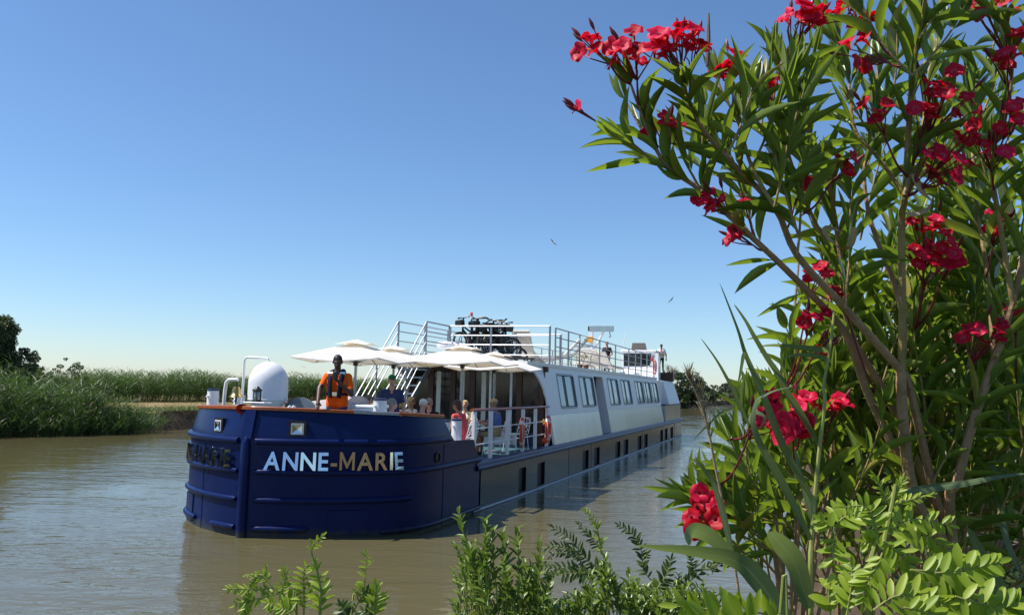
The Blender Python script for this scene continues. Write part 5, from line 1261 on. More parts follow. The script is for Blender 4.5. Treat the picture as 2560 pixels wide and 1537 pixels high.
# crew on the roof
person(-.1, 29.6, ZR, 190, 'man in a black and grey shirt and dark trousers standing on the roof', 'tan', CL['black'], CL['black'], 'stand', .98, {1: S_((.29, .0, 1.14), (.14, .18, .95)), -1: S_((-.29, .0, 1.14), (-.14, .18, .95))}, hair='grey', head=(16, -8), sleeve=.7, short=3)
r, J = person(1.42, 38.1, 3.222+.532, 172, 'crewman in a white shirt with a yellow and orange vest standing at the stern', 'dark', CL['white'], CL['black'], 'stand', .96, {1: S_((.28, .02, 1.14), (.06, .2, 1.24)), -1: S_((-.29, 0, 1.12), (-.30, .06, .88))}, hair='black', head=(14, 6), sleeve=.7, short=3, hs=.93)
MB().loft([(J['hip']+V3(0, 0, .10), (.22, 0, 0), (0, .17, 0)), (J['hip']+V3(0, 0, .20), (.22, 0, 0), (0, .17, 0))], 20, cap=True).build('yellow_float_belt', M['yellow'], r, True)
MB().prism([J['chest']+V3(-.06, .12, -.1), J['chest']+V3(.06, .12, -.1), J['chest']+V3(.05, .12, .12), J['chest']+V3(-.05, .12, .12)], (0, .02, 0)).build('orange_vest', CL['orange'], r)

# ================================================================== gulls
M['gull'] = pm('gull_white', (.7, .7, .7), .7, var=.1); M['gullg'] = pm('gull_grey', (.2, .2, .21), .7, var=.1)
for px, py, Y, rz, bank_, lab in ((1383, 606, 95, 40, 35, 'white gull flying high above the barge'), (1678, 750, 100, -50, -40, 'grey gull flying low above the wheelhouse'), (758, 917, 160, 20, 20, 'tiny distant gull above the reeds left of the parasols')):
    r = empty('gull', at(px, py, Y), R(rz), lab, 'gull', 'flying gulls'); r.rotation_euler = (R(-10), R(bank_), R(rz))
    MB().loft([((0, -.22, 0), (.01, 0, 0), (0, 0, .01)), ((0, -.12, .0), (.05, 0, 0), (0, 0, .045)), ((0, .05, 0), (.06, 0, 0), (0, 0, .055)), ((0, .17, .02), (.035, 0, 0), (0, 0, .035)), ((0, .24, .02), (.005, 0, 0), (0, 0, .005))], 10).build('body', M['gull'], r, True)
    for s in (-1, 1):
        w = [[(s*.03, .08, .02), (s*.03, -.08, .02)], [(s*.2, .12, .10), (s*.2, -.04, .09)], [(s*.38, .06, .10), (s*.38, -.05, .09)], [(s*.56, -.06, .02), (s*.55, -.09, .02)]]
        MB().grid(w).grid([[(x, y, z-.012) for x, y, z in q] for q in w][::-1]).build('wing', M['gullg'], r, True)
# ================================================================== near-bank plants
def c5(x, y): return (1400+.3774*x, .3774*y)
def c6(x, y): return (1900+.3774*x, .3774*y)
def c7(x, y): return (1700+.4313*x, 560+.4313*y)
def c8(x, y): return (1600+.3883*x, 1000+.3883*y)
def cb(x, y): return (1680+.1537*x, 880+.1537*y)
def cl_(x, y): return (560+.2427*x, 1250+.2427*y)
def cm(x, y): return (1100+.2832*x, 1250+.2832*y)
M['oleaf'] = leafm('oleander_leaf', (.065, .12, .015), (.19, .25, .038), (.32, .46, .03), .36, .38, rib=(.27, .36, .12), back=1.25, odd=(.30, .26, .05))
M['cane'] = leafm('cane_blade', (.09, .14, .05), (.15, .20, .075), (.24, .32, .08), .42, .42, rib=(.2, .26, .11), back=1.1)
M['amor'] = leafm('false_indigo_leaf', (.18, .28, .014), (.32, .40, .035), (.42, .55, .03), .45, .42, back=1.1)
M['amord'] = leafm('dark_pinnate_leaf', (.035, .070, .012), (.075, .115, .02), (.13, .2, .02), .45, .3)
M['priv'] = leafm('small_glossy_leaf', (.075, .14, .02), (.20, .27, .05), (.18, .28, .03), .35, .3)
M['stemg'] = pm('green_brown_stem', (.30, .21, .075), .7, var=.35, vs=25, bump=.5, bs=60)
M['stemb'] = pm('grey_oleander_bark', (.33, .20, .105), .8, var=.35, vs=18, bump=.7, bs=50)
M['stemy'] = pm('yellow_green_stem', (.26, .28, .06), .6, var=.2, vs=20)
M['straw'] = pm('dry_straw', (.42, .29, .15), .85, var=.3, vs=30, bump=.4, bs=60)
M['bud'] = pm('dark_red_bud', (.16, .008, .02), .5, var=.3, vs=20)
def petal_mat():
    mt, nt, b, N, L = _new('crimson_petal')
    oi = N.new('ShaderNodeObjectInfo'); mx = N.new('ShaderNodeMix'); mx.data_type = 'RGBA'; L.new(oi.outputs['Random'], mx.inputs['Factor'])
    mx.inputs['A'].default_value = (.45, .0015, .010, 1); mx.inputs['B'].default_value = (.72, .012, .075, 1)
    tc = N.new('ShaderNodeTexCoord'); ln = N.new('ShaderNodeVectorMath'); ln.operation = 'LENGTH'; L.new(tc.outputs['Object'], ln.inputs[0])
    mr = N.new('ShaderNodeMapRange'); mr.inputs['From Min'].default_value = .006; mr.inputs['From Max'].default_value = .013; mr.inputs['To Min'].default_value = .6; mr.inputs['To Max'].default_value = 0; L.new(ln.outputs['Value'], mr.inputs['Value'])
    m2 = N.new('ShaderNodeMix'); m2.data_type = 'RGBA'; L.new(mr.outputs[0], m2.inputs['Factor']); L.new(mx.outputs['Result'], m2.inputs['A']); m2.inputs['B'].default_value = (.75, .22, .28, 1)
    L.new(m2.outputs['Result'], b.inputs['Base Color']); b.inputs['Roughness'].default_value = .5; b.inputs['Specular IOR Level'].default_value = .25
    tr = N.new('ShaderNodeBsdfTranslucent'); tr.inputs[0].default_value = (.85, .006, .03, 1); sh = N.new('ShaderNodeMixShader'); sh.inputs[0].default_value = .35
    L.new(b.outputs[0], sh.inputs[1]); L.new(tr.outputs[0], sh.inputs[2]); L.new(sh.outputs[0], N['Material Output'].inputs[0]); return mt
M['petal'] = petal_mat()
# leaf prototypes: y = along, x = across, z = normal
def leaf_proto(k, fold, shape=.9, nl=6, tip=1.0):
    V = []; F = []; UVs = []
    for i in range(nl+1):
        t = i/nl; w = (math.sin(math.pi*min(1, t**.85*.985+.012)))**shape*.5; z = -k*t*t
        for u in (-1, 0, 1): V.append((u*w, t, z+abs(u)*fold*w)); UVs.append((.5+u*.5, t))
    for i in range(nl):
        for u in (0, 1): F.append((i*3+u, i*3+u+1, i*3+u+4, i*3+u+3))
    return np.array(V), np.array(F), np.array(UVs)
OL = [leaf_proto(k, f) for k, f in ((.02, .25), (.10, .35), (.2, .25), (.32, .3), (-.05, .2))]
def frame(d, up):
    d = d.normalized(); z = up-d*up.dot(d)
    if z.length < 1e-4: z = d.orthogonal()
    z.normalize(); x = d.cross(z); return x, d, z
def leaf_add(parts, pr, pos, d, up, L_, w, rn):
    x, y, z = frame(d, up); A = np.stack([np.array(x)*w, np.array(y)*L_, np.array(z)*L_])
    zz = pr[0].copy(); zz[:, 2] = zz[:, 2]; A2 = zz @ np.stack([np.array(x)*w, np.array(y)*L_, np.array(z)*L_*.0]) + np.outer(zz[:, 2], np.array(z))*L_
    parts.append((A2+np.array(pos), pr[1], pr[2], np.full(len(A2), rn)))
def path3(px, Y):
    Ys = Y if hasattr(Y, '__len__') else [Y]*len(px)
    if len(Ys) != len(px): Ys = [Ys[0]+(Ys[-1]-Ys[0])*i/(len(px)-1) for i in range(len(px))]
    return [at(x, y, q) for (x, y), q in zip(px, Ys)]
def smooth(P, n=4):
    out = []
    for i in range(len(P)-1):
        p0, p1, p2, p3 = P[max(0, i-1)], P[i], P[i+1], P[min(len(P)-1, i+2)]
        for k in range(n):
            t = k/n; out.append(.5*((2*p1)+(p2-p0)*t+(2*p0-5*p1+4*p2-p3)*t*t+(3*p1-p0-3*p2+p3)*t*t*t))
    out.append(P[-1]); return out
def walk(P, step):
    out = []; acc = 0
    for a, b in zip(P[:-1], P[1:]):
        L_ = (b-a).length; s = step-acc
        while s < L_: out.append((a.lerp(b, s/L_), (b-a).normalized())); s += step
        acc = L_-(s-step)
    return out
lr = random.Random(77)
class Shrub:
    def __init__(s, root): s.root = root; s.leaves = []; s.stems = []
    def stem(s, P, r0, r1, mat='stemg'):
        n = len(P); rr = [.8*(r0+(r1-r0)*(i/(n-1))) for i in range(n)]
        o = s.root.matrix_world.inverted() if False else None
        s.stems += P
        q = [p-s.root.location for p in P]; MB().tube(q, rr, 7).build('stem', M[mat], s.root, True)
    def whorls(s, P, frac0, step=.058, L_=(.12, .20), W=(.0105, .0165), ang=(26, 62), n=3, droop=.15):
        tot = sum((b-a).length for a, b in zip(P[:-1], P[1:])); w = walk(P, step); ph = lr.uniform(0, 6)
        for k, (p, d) in enumerate(w):
            f = (k+1)*step/max(tot, 1e-6)
            if f < frac0: continue
            ph += R(62+lr.uniform(-12, 12)); ort = d.orthogonal().normalized(); o2 = d.cross(ort)
            for j in range(n):
                if lr.random() < .24: continue
                an = ph+2*math.pi*j/n+lr.uniform(-.25, .25); rad = ort*math.cos(an)+o2*math.sin(an); th = R(lr.uniform(*ang)*(1.15-.55*f))
                dd = d*math.cos(th)+rad*math.sin(th)+Vector((0, 0, -droop*lr.uniform(0, 1)*(1.1-f)))
                s.leaves.append((p+rad*.004, dd.normalized(), d-Vector((0, 0, 0)), lr.uniform(*L_)*(.72+.28*math.sin(math.pi*min(1, .35+f*.55))), lr.uniform(*W)))
        # closing tuft at the tip
        p, d = P[-1], (P[-1]-P[-2]).normalized(); ort = d.orthogonal().normalized(); o2 = d.cross(ort)
        for j in range(4): an = ph+j*1.6; rad = ort*math.cos(an)+o2*math.sin(an); s.leaves.append((p, (d+rad*lr.uniform(.1, .35)).normalized(), rad, lr.uniform(.06, .10), lr.uniform(.012, .018)))
    def finish(s, mat='oleaf', most=300, protos=OL):
        """the leaves that show largest become parts of their own, the rest one part"""
        def key(q): return -q[3]*q[4]/max(.5, q[0].y)**2
        L_ = sorted(s.leaves, key=key)
        vis = [q for q in L_ if inframe(q[0])]; big = set(id(q) for q in vis[:most])
        pm_ = [npmesh('leaf', pr[0], pr[1], M[mat], pr[2], np.zeros(len(pr[0])), True) for pr in protos]
        o0 = s.root.location; parts = []
        for q in L_:
            p, d, up, ln, w = q; k = lr.randrange(len(protos))
            if id(q) in big:
                x, y, z = frame(d, up); o = bpy.data.objects.new('leaf', pm_[k]); COL.objects.link(o); o.parent = s.root
                pl = p-o0; o.matrix_local = Matrix(((x.x*w, y.x*ln, z.x*ln, pl.x), (x.y*w, y.y*ln, z.y*ln, pl.y), (x.z*w, y.z*ln, z.z*ln, pl.z), (0, 0, 0, 1)))
            else: leaf_add(parts, protos[k], p-o0, d, up, ln, w, lr.random())
        if parts:
            V, F, uv, rn = join(parts); o = link('foliage', npmesh('foliage', V, F, M[mat], uv, rn, True), s.root); o['kind'] = 'stuff'
def inframe(p):
    d = p-CAM; z = d.dot(_fw)
    if z <= .1: return False
    x = PW/2+FPX*d.dot(_rt)/z; y = PH/2-FPX*d.dot(_up)/z; return -60 < x < PW+60 and -60 < y < PH+60
# flower: funnel and five broad lobes opening along +z
def flower_mesh(seed):
    g_ = random.Random(seed); mb_ = MB(); tl = .022
    mb_.lathe([(.0022, -tl), (.003, -tl*.5), (.0065, -.002), (.008, .002)], 8, cap=False)
    for k in range(5):
        a0 = k*R(72)+g_.uniform(-.12, .12); op = g_.uniform(.1, .9); rows = []
        for i in range(5):
            t = i/4; rr = .006+.0225*t; w = (.004+.0138*math.sin(math.pi*min(1, t*.60+.10)))*(1 if t < .95 else .70); z = .002+(.010*t*(1-op)+.004*math.sin(t*2.2))-op*.007*t*t
            row = []
            for u in (-1, -.4, .4, 1):
                tw = .0035*u*t; cx, cy = math.cos(a0), math.sin(a0); row.append((cx*rr-cy*u*w, cy*rr+cx*u*w, z+tw+.0025*abs(u)*math.sin(3*t)))
            rows.append(row)
        mb_.grid(rows)
    me = mb_.mesh('flower', M['petal'], True, 60); return me
def bud_mesh():
    return MB().lathe([(.0015, 0), (.0035, .006), (.0048, .016), (.003, .026), (.0008, .033)], 7).mesh('flower_bud', M['bud'], True)
FLW = [flower_mesh(k) for k in range(6)]; BUD = bud_mesh(); fr_ = random.Random(5)
def flowers(sh, px, py, Y, n, spread, sz=1.0, src=None, buds=2, face=None):
    """a cluster round a photo pixel; spread in metres; pedicels run to src"""
    c = at(px, py, Y); o0 = sh.root.location
    st = MB(); pts_ = []
    want = c+Vector((.02, .0, -.09-spread)); cand = [p for p in sh.stems if p.z < c.z+.02] or sh.stems
    tip = min(cand, key=lambda p: (p-want).length); src = c+(tip-c).normalized()*min((tip-c).length, .045+spread*.9)
    if (tip-src).length > .004: mid = tip.lerp(src, .5)+Vector((0, 0, -.15*(tip-src).length)); st.tube([p-o0 for p in smooth([tip, mid, src], 4)], [.0034-.0012*i/8 for i in range(9)], 6)
    n = int(n*1.35+.5) if n > 1 else n; sz *= .87; spread *= 1.1
    for k in range(n):
        for _ in range(12):
            q = c+Vector((fr_.uniform(-1, 1)*spread, fr_.uniform(-.8, .6)*spread, fr_.uniform(-.75, .75)*spread))
            if all((q-z).length > .026*sz for z in pts_): break
        pts_.append(q)
        ax = (q-src).normalized()*.8+Vector((fr_.uniform(-.6, .5), fr_.uniform(-.9, .1), fr_.uniform(-.3, .5)))
        o = bpy.data.objects.new('flower', FLW[fr_.randrange(6)]); COL.objects.link(o); o.parent = sh.root; o.location = q-o0
        s_ = sz*fr_.uniform(.85, 1.12); o.scale = (s_, s_, s_); o.rotation_mode = 'QUATERNION'; o.rotation_quaternion = ax.to_track_quat('Z', 'Y')
        st.tube([src-o0, src.lerp(q, .6)-o0+Vector((0, 0, -.004)), q-o0-ax.normalized()*.02*s_], [.0022, .0016, .0013], 5)
    for k in range(buds):
        q = c+Vector((fr_.uniform(-1.1, 1.1)*spread, fr_.uniform(-.6, .6)*spread, fr_.uniform(-.2, 1.1)*spread)); ax = (q-src)
        o = bpy.data.objects.new('flower_bud', BUD); COL.objects.link(o); o.parent = sh.root; o.location = q-o0; o.rotation_mode = 'QUATERNION'; o.rotation_quaternion = ax.to_track_quat('Z', 'Y')
        st.tube([src-o0, q-o0], [.002, .0014], 5)
    st.build('flower_stalk', M['bud'], sh.root)

# ---------------------------------------------------------------- the leaning oleander
G0 = at(2385, 1480, 2.35); ro = empty('oleander_shrub', (G0.x+.05, 2.4, 1.02), 0, 'tall red-flowering oleander leaning left over the water', 'oleander')
S1 = Shrub(ro)
GB = Vector((G0.x+.05, 2.4, 1.0))
def st(px, Y, r0, r1, mat='stemb', base=True, sm=4):
    P = path3(px, Y)
    if base: P = [GB+Vector((lr.uniform(-.06, .06), lr.uniform(-.06, .06), 0)), G0]+P
    P = smooth(P, sm); S1.stem(P, r0, r1, mat); return P
nodeB = (2254, 927)
A = st([(2291, 1272), (2261, 1177), (2166, 974), (2127, 858), (2084, 795), (1976, 685), (1890, 603), (1755, 479), (1679, 426), (1642, 377), (1596, 264), (1577, 211)], [2.3, 2.28, 2.25, 2.2, 2.18, 2.1, 2.05, 2.0, 1.98, 1.96, 1.94, 1.93], .019, .0035)
A2 = st([(1679, 426), (1626, 396), (1570, 351), (1547, 336)], [1.98, 1.96, 1.93], .006, .0035, 'stemg', False)
Bm = st([(2287, 1248), (2256, 1034), nodeB], [2.25, 2.2, 2.18], .022, .017)
B1 = st([nodeB, (2114, 771), (1993, 638), (1936, 517), (1815, 392), (1747, 309), (1721, 249), (1713, 215)], [2.18, 2.1, 2.0, 1.95, 1.9, 1.87, 1.86], .014, .0035, base=False)
B1b = st([(1936, 517), (1880, 420), (1847, 310), (1807, 234), (1790, 190)], [1.97, 1.99, 2.0, 2.0], .007, .003, 'stemg', False)
B2 = st([nodeB, (2260, 819), (2239, 720), (2179, 560), (2160, 434), (2179, 340), (2194, 196), (2192, 150)], [2.18, 2.25, 2.28, 2.3], .011, .0035, base=False)
B3 = st([nodeB, (2256, 776), (2254, 560), (2262, 490), (2272, 321), (2281, 189), (2296, 98), (2311, 15), (2318, -40)], [2.18, 2.1, 2.0, 1.95, 1.9, 1.85], .013, .005, 'stemg', False)
B4 = st([(2262, 490), (2285, 392), (2307, 321), (2323, 181), (2338, 124), (2350, 60)], [2.0, 2.1, 2.15], .008, .0035, 'stemg', False)
C_ = st([(2334, 1233), (2304, 1099), (2274, 970), (2258, 930)], [2.3, 2.25, 2.2, 2.19], .017, .013)
D = st([(2311, 1202), (2217, 991), (2136, 853), (2110, 754), (2105, 668), (2070, 450), (2028, 340), (2013, 257), (2036, 125)], [2.4, 2.42, 2.42, 2.4, 2.3, 2.2, 2.15], .017, .0035)
E_ = st([(2373, 1252), (2394, 1200), (2433, 1056), (2485, 905), (2532, 754), (2558, 646), (2590, 480), (2600, 300), (2590, 120)], [2.25, 2.2, 2.15, 2.1, 2.05, 2.0], .020, .006)
D2 = st([(2105, 668), (2040, 560), (1990, 440), (1960, 350), (1930, 280)], [2.3, 2.22, 2.15], .008, .0032, 'stemg', False)
F1 = st([(2262, 490), (2200, 400), (2140, 330), (2126, 250), (2120, 170), (2090, 90)], [2.1, 2.12, 2.15], .007, .003, 'stemg', False)
F2 = st([(2485, 905), (2470, 700), (2440, 500), (2430, 330), (2440, 200)], [2.2, 2.3, 2.4], .009, .0035, 'stemg', False)
F3 = st([(2532, 754), (2500, 560), (2480, 400), (2520, 260), (2530, 150), (2510, 60)], [2.1, 2.0, 1.95], .009, .0035, 'stemg', False)
for P, f in ((A, .86), (A2, .35), (B1, .62), (B1b, .35), (B2, .62), (B3, .45), (B4, .35), (D, .68), (E_, .60), (D2, .3), (F1, .3), (F2, .45), (F3, .3)): S1.whorls(P, f, droop=.12)
# a few old leaves lower on the stems
for P in (A, B1, B2, B3, D, E_): S1.whorls(P[int(len(P)*.35):int(len(P)*.75)], 0, step=.13, n=1, ang=(45, 85), droop=.7)
# side shoots: start pixel, heading, length
def shoot(sh, px, py, Y, hx, hz, L_, r=.0035, yy=0.0, frac=.12, **kw):
    p = at(px, py, Y); d = Vector((hx, yy, hz)).normalized(); P = [p]; k = 6
    for i in range(k): d = (d+Vector((lr.uniform(-.09, .09), lr.uniform(-.07, .07), .07))).normalized(); P.append(P[-1]+d*(L_/k))
    sh.stem(P, r*1.25, r*.7, 'stemg'); sh.whorls(P, frac, **kw); return P
for px, py, Y, hx, hz, L_ in ((1642, 377, 1.97, -.55, .75, .16), (1755, 479, 1.99, .0, 1, .22), (1755, 479, 2.0, -.4, .6, .14), (1815, 392, 1.9, .5, .9, .2), (1880, 420, 1.98, .35, 1, .24), (1890, 603, 2.06, -.3, 1, .25), (1976, 685, 2.1, -.5, .5, .18), (1993, 638, 2.0, .2, 1, .3), (1936, 517, 1.95, .15, 1, .28), (2114, 771, 2.1, .1, 1, .34), (2000, 600, 2.0, -.4, .8, .22), (1960, 420, 2.05, .1, 1, .26), (2028, 340, 2.16, -.5, .8, .22), (2179, 340, 2.3, -.6, .7, .22), (2160, 434, 2.3, .5, .9, .24), (2281, 189, 1.9, -.6, .75, .2), (2281, 189, 1.92, .7, .6, .22), (2296, 98, 1.9, .6, .7, .18), (2440, 330, 2.35, -.5, .7, .22), (2440, 330, 2.35, .4, 1, .25), (2485, 500, 2.2, -.4, .9, .3), (2530, 700, 2.1, -.5, .9, .3), (2400, 600, 2.5, .1, 1, .3), (2350, 520, 2.5, -.3, 1, .28), (2150, 600, 2.45, .2, 1, .3), (2080, 560, 2.4, -.5, .9, .26), (2230, 250, 2.4, .2, 1, .28), (2120, 250, 2.3, -.4, .9, .24), (1900, 330, 2.1, .3, .95, .24), (2470, 150, 2.2, .4, .9, .24)):
    shoot(S1, px, py, Y, hx, hz, L_, yy=lr.uniform(-.3, .3))
for px, py, Y, n, sp, b_ in ((1472, 112, 1.93, 2, .028, 3), (1440, 275, 1.93, 1, .012, 3), (1588, 105, 1.88, 6, .048, 2), (1650, 130, 1.86, 4, .04, 1), (1690, 90, 1.87, 4, .035, 2), (1735, 112, 1.9, 2, .03, 1), (1662, 316, 1.95, 4, .035, 2), (1832, 130, 2.0, 1, .01, 1), (1826, 172, 2.0, 2, .02, 1), (1930, 210, 2.0, 4, .035, 2), (1985, 40, 2.0, 3, .03, 1), (2030, 28, 2.0, 4, .035, 2), (2095, 22, 2.0, 4, .035, 1), (2158, 62, 2.0, 2, .022, 1), (2143, 135, 2.02, 3, .034, 1), (1780, 497, 2.0, 4, .03, 2), (1860, 512, 2.1, 1, .01, 1), (1828, 590, 2.08, 2, .018, 2), (2385, 246, 2.2, 9, .062, 3), (2500, 40, 2.3, 7, .07, 3), (2520, 140, 2.3, 3, .04, 2), (2545, 282, 2.1, 3, .03, 2), (2468, 357, 2.4, 5, .05, 3), (2400, 388, 2.6, 5, .05, 3), (2385, 435, 2.6, 3, .04, 1), (2330, 400, 2.7, 3, .03, 1), (2175, 275, 2.6, 3, .03, 1), (2320, 275, 2.5, 3, .03, 1), (2120, 412, 2.7, 2, .02, 1), (2006, 452, 2.6, 2, .02, 1)):
    flowers(S1, px, py, min(Y, 1.96 if px > 2100 else 2.05), n, sp, 1.05 if px < 2200 and py < 200 else .82, None, b_)
q = path3([(1768, 165), (1771, 100), (1772, 34)], 1.96); MB().tube([p-ro.location for p in q], [.004, .0055, .002], 6).build('seed_pod', M['bark'], ro, True)
# curled dead leaves caught in the branches
def ribbon(sh_root, px, Y, w, name, mat, roll=0.0, curl=0.0, prof=None, seed=0):
    P = smooth(path3(px, Y), 5); n = len(P); o0 = sh_root.location; V = []; UVs = []
    for i, p in enumerate(P):
        t = i/(n-1); d = (P[min(n-1, i+1)]-P[max(0, i-1)]).normalized(); view = (p-CAM).normalized(); sd = d.cross(view).normalized(); nn = sd.cross(d)
        an = roll+curl*t; wv = sd*math.cos(an)+nn*math.sin(an); ww = w*(prof(t) if prof else min(1, .45+t*3)*(1-t)**.6+.02)*.5
        for u in (-1, 0, 1): V.append(tuple(p-o0+wv*(u*ww)+(wv.cross(d))*(abs(u)*ww*.22))); UVs.append((.5+u*.5, t))
    F = [(i*3+u, i*3+u+1, i*3+u+4, i*3+u+3) for i in range(n-1) for u in (0, 1)]
    return link(name, npmesh(name, np.array(V), np.array(F), M[mat], np.array(UVs), np.full(len(V), (seed*.37) % 1), True), sh_root)
ribbon(ro, [c7(1020, 20), c7(990, 130), c7(920, 140), c7(840, 60), c7(850, 20), c7(930, 40)], [2.0, 2.02, 2.05], .030, 'dead_leaf', 'straw', .5, 2.8)
ribbon(ro, [c6(1020, 1150), c6(1080, 1260), c6(1140, 1330), c6(1110, 1390), c6(1020, 1420), c6(970, 1410)], [1.98, 1.95, 2.0], .032, 'dead_leaf', 'straw', .6, 2.4)
ribbon(ro, [c5(1475, 1120), c5(1420, 1085), c5(1325, 1080)], 2.0, .014, 'dead_leaf', 'straw', .4)
S1.finish('oleaf')

# ---------------------------------------------------------------- the dense oleander behind
gx = at(2300, 1300, 3.0); rb = empty('oleander_shrub', (gx.x, 3.0, 1.05), 0, 'dense shaded oleander filling the right side behind the leaning one', 'oleander')
S2 = Shrub(rb)
def fill(sh, n, x0, x1, y0, y1, Y0, Y1, left=None, L_=(.22, .40), hx=(-.45, .5)):
    for k in range(n):
        for _ in range(20):
            x, y = lr.uniform(x0, x1), lr.uniform(y0, y1)
            if left is None or x > left(y): break
        Y = lr.uniform(Y0, Y1); q0 = at(x, y, Y); nb = min(sh.stems[:trunk_n], key=lambda p: (p-q0).length+(.3 if p.z > q0.z else 0))
        sh.stem(smooth([nb, nb.lerp(q0, .5)+Vector((0, 0, -.1*(nb-q0).length)), q0], 3), .006, .0045, 'stemg')
        shoot(sh, x, y, Y, lr.uniform(*hx), lr.uniform(.5, 1.2), lr.uniform(*L_), yy=lr.uniform(-.4, .3), frac=.0, droop=.35)
for k in range(14):
    x = 1990+42*k+lr.uniform(-20, 20); P = [Vector((gx.x+lr.uniform(-.3, .5), 3.0+lr.uniform(-.1, .3), 1.0)), at(x+lr.uniform(-40, 40), 1250, 2.9), at(x, 950, 2.95), at(x+lr.uniform(-60, 60), 650, 3.0)]; S2.stem(smooth(P, 4), .013, .005, 'stemb')
trunk_n = len(S2.stems)
left = lambda y: 2070 if y < 1000 else (2070-(y-1000)*.9 if y < 1150 else 1935-(y-1150)*.3)
fill(S2, 56, 2060, 2600, 780, 1130, 2.3, 2.9, left)
fill(S2, 66, 1800, 2600, 1100, 1480, 2.25, 2.8, left)
fill(S2, 15, 2340, 2640, 330, 800, 2.7, 3.3, None, (.2, .34))
fill(S2, 5, 2080, 2350, 560, 800, 2.7, 3.2, None, (.2, .3))
for px, py, Y, n, sp, b_ in ((2325, 590, 2.6, 8, .06, 3), (2325, 650, 2.55, 4, .045, 2), (2385, 645, 2.6, 3, .03, 2), (2040, 680, 2.5, 3, .03, 1), (2042, 782, 2.45, 3, .035, 2), (2095, 740, 2.7, 2, .02, 1), (2440, 825, 2.7, 6, .055, 2), (2500, 560, 2.7, 3, .03, 1), (2540, 790, 2.6, 2, .02, 1), (2060, 865, 2.6, 1, .02, 5)):
    flowers(S2, px, py, min(Y, 2.15), n, sp*.9, .8, None, b_)
S2.finish('oleaf')
# ---------------------------------------------------------------- low oleander at the water's edge
gx = at(1900, 1400, 2.3); rc = empty('oleander_shrub', (gx.x+.1, 2.5, 1.0), 0, 'low oleander shoots with red flowers at the lower centre right', 'oleander')
S3 = Shrub(rc)
for px, py, Y, hx, hz, L_ in ((1990, 1280, 2.3, -1, .15, .20), (1960, 1310, 2.2, -1, .15, .18), (2040, 1260, 2.35, -.6, .5, .18), (1930, 1345, 2.15, -1, .3, .18), (2070, 1210, 2.4, -.5, .6, .18), (2050, 1180, 2.4, -.3, 1, .3), (1940, 1380, 2.2, -.8, .3, .26), (1880, 1400, 2.2, -.7, .6, .22), (2060, 1260, 2.3, -.4, .8, .28), (2100, 1300, 2.3, -.2, .8, .28), (1990, 1330, 2.2, -.6, .5, .3), (1940, 1290, 2.3, -.8, .3, .12), (2000, 1230, 2.35, -.8, .3, .12), (2060, 1130, 2.45, -.5, .6, .2), (2080, 1120, 2.5, -.1, 1, .26), (1980, 1420, 2.15, -.6, .5, .28), (2040, 1400, 2.2, -.3, .7, .3)):
    P0 = at(px, py, Y); S3.stem(smooth([Vector((gx.x+.1+lr.uniform(-.1, .1), 2.5, 1.0)), Vector((gx.x+.12, 2.45, 1.6)).lerp(P0, .5), P0], 4), .008, .005, 'stemb'); shoot(S3, px, py, Y, hx, hz, L_, yy=lr.uniform(-.25, .1), frac=.0, droop=.1)
for px, py, Y, n, sp, b_, sz in ((1905, 1045, 2.05, 3, .03, 3, 1.0), (1935, 1010, 2.05, 1, .01, 1, 1.1), (1978, 1066, 2.0, 3, .03, 0, 1.15), (2005, 1055, 2.02, 2, .02, 0, 1.1), (2020, 1000, 2.2, 3, .03, 1, 1.0), (2100, 1003, 2.4, 2, .02, 1, 1), (1765, 1238, 2.1, 2, .018, 1, 1.1), (1755, 1298, 2.05, 3, .036, 2, 1.05), (2092, 1027, 2.4, 1, .01, 0, .8)):
    flowers(S3, px, py, Y-.05, n, sp, sz*.95, None, b_)
S3.finish('oleaf')

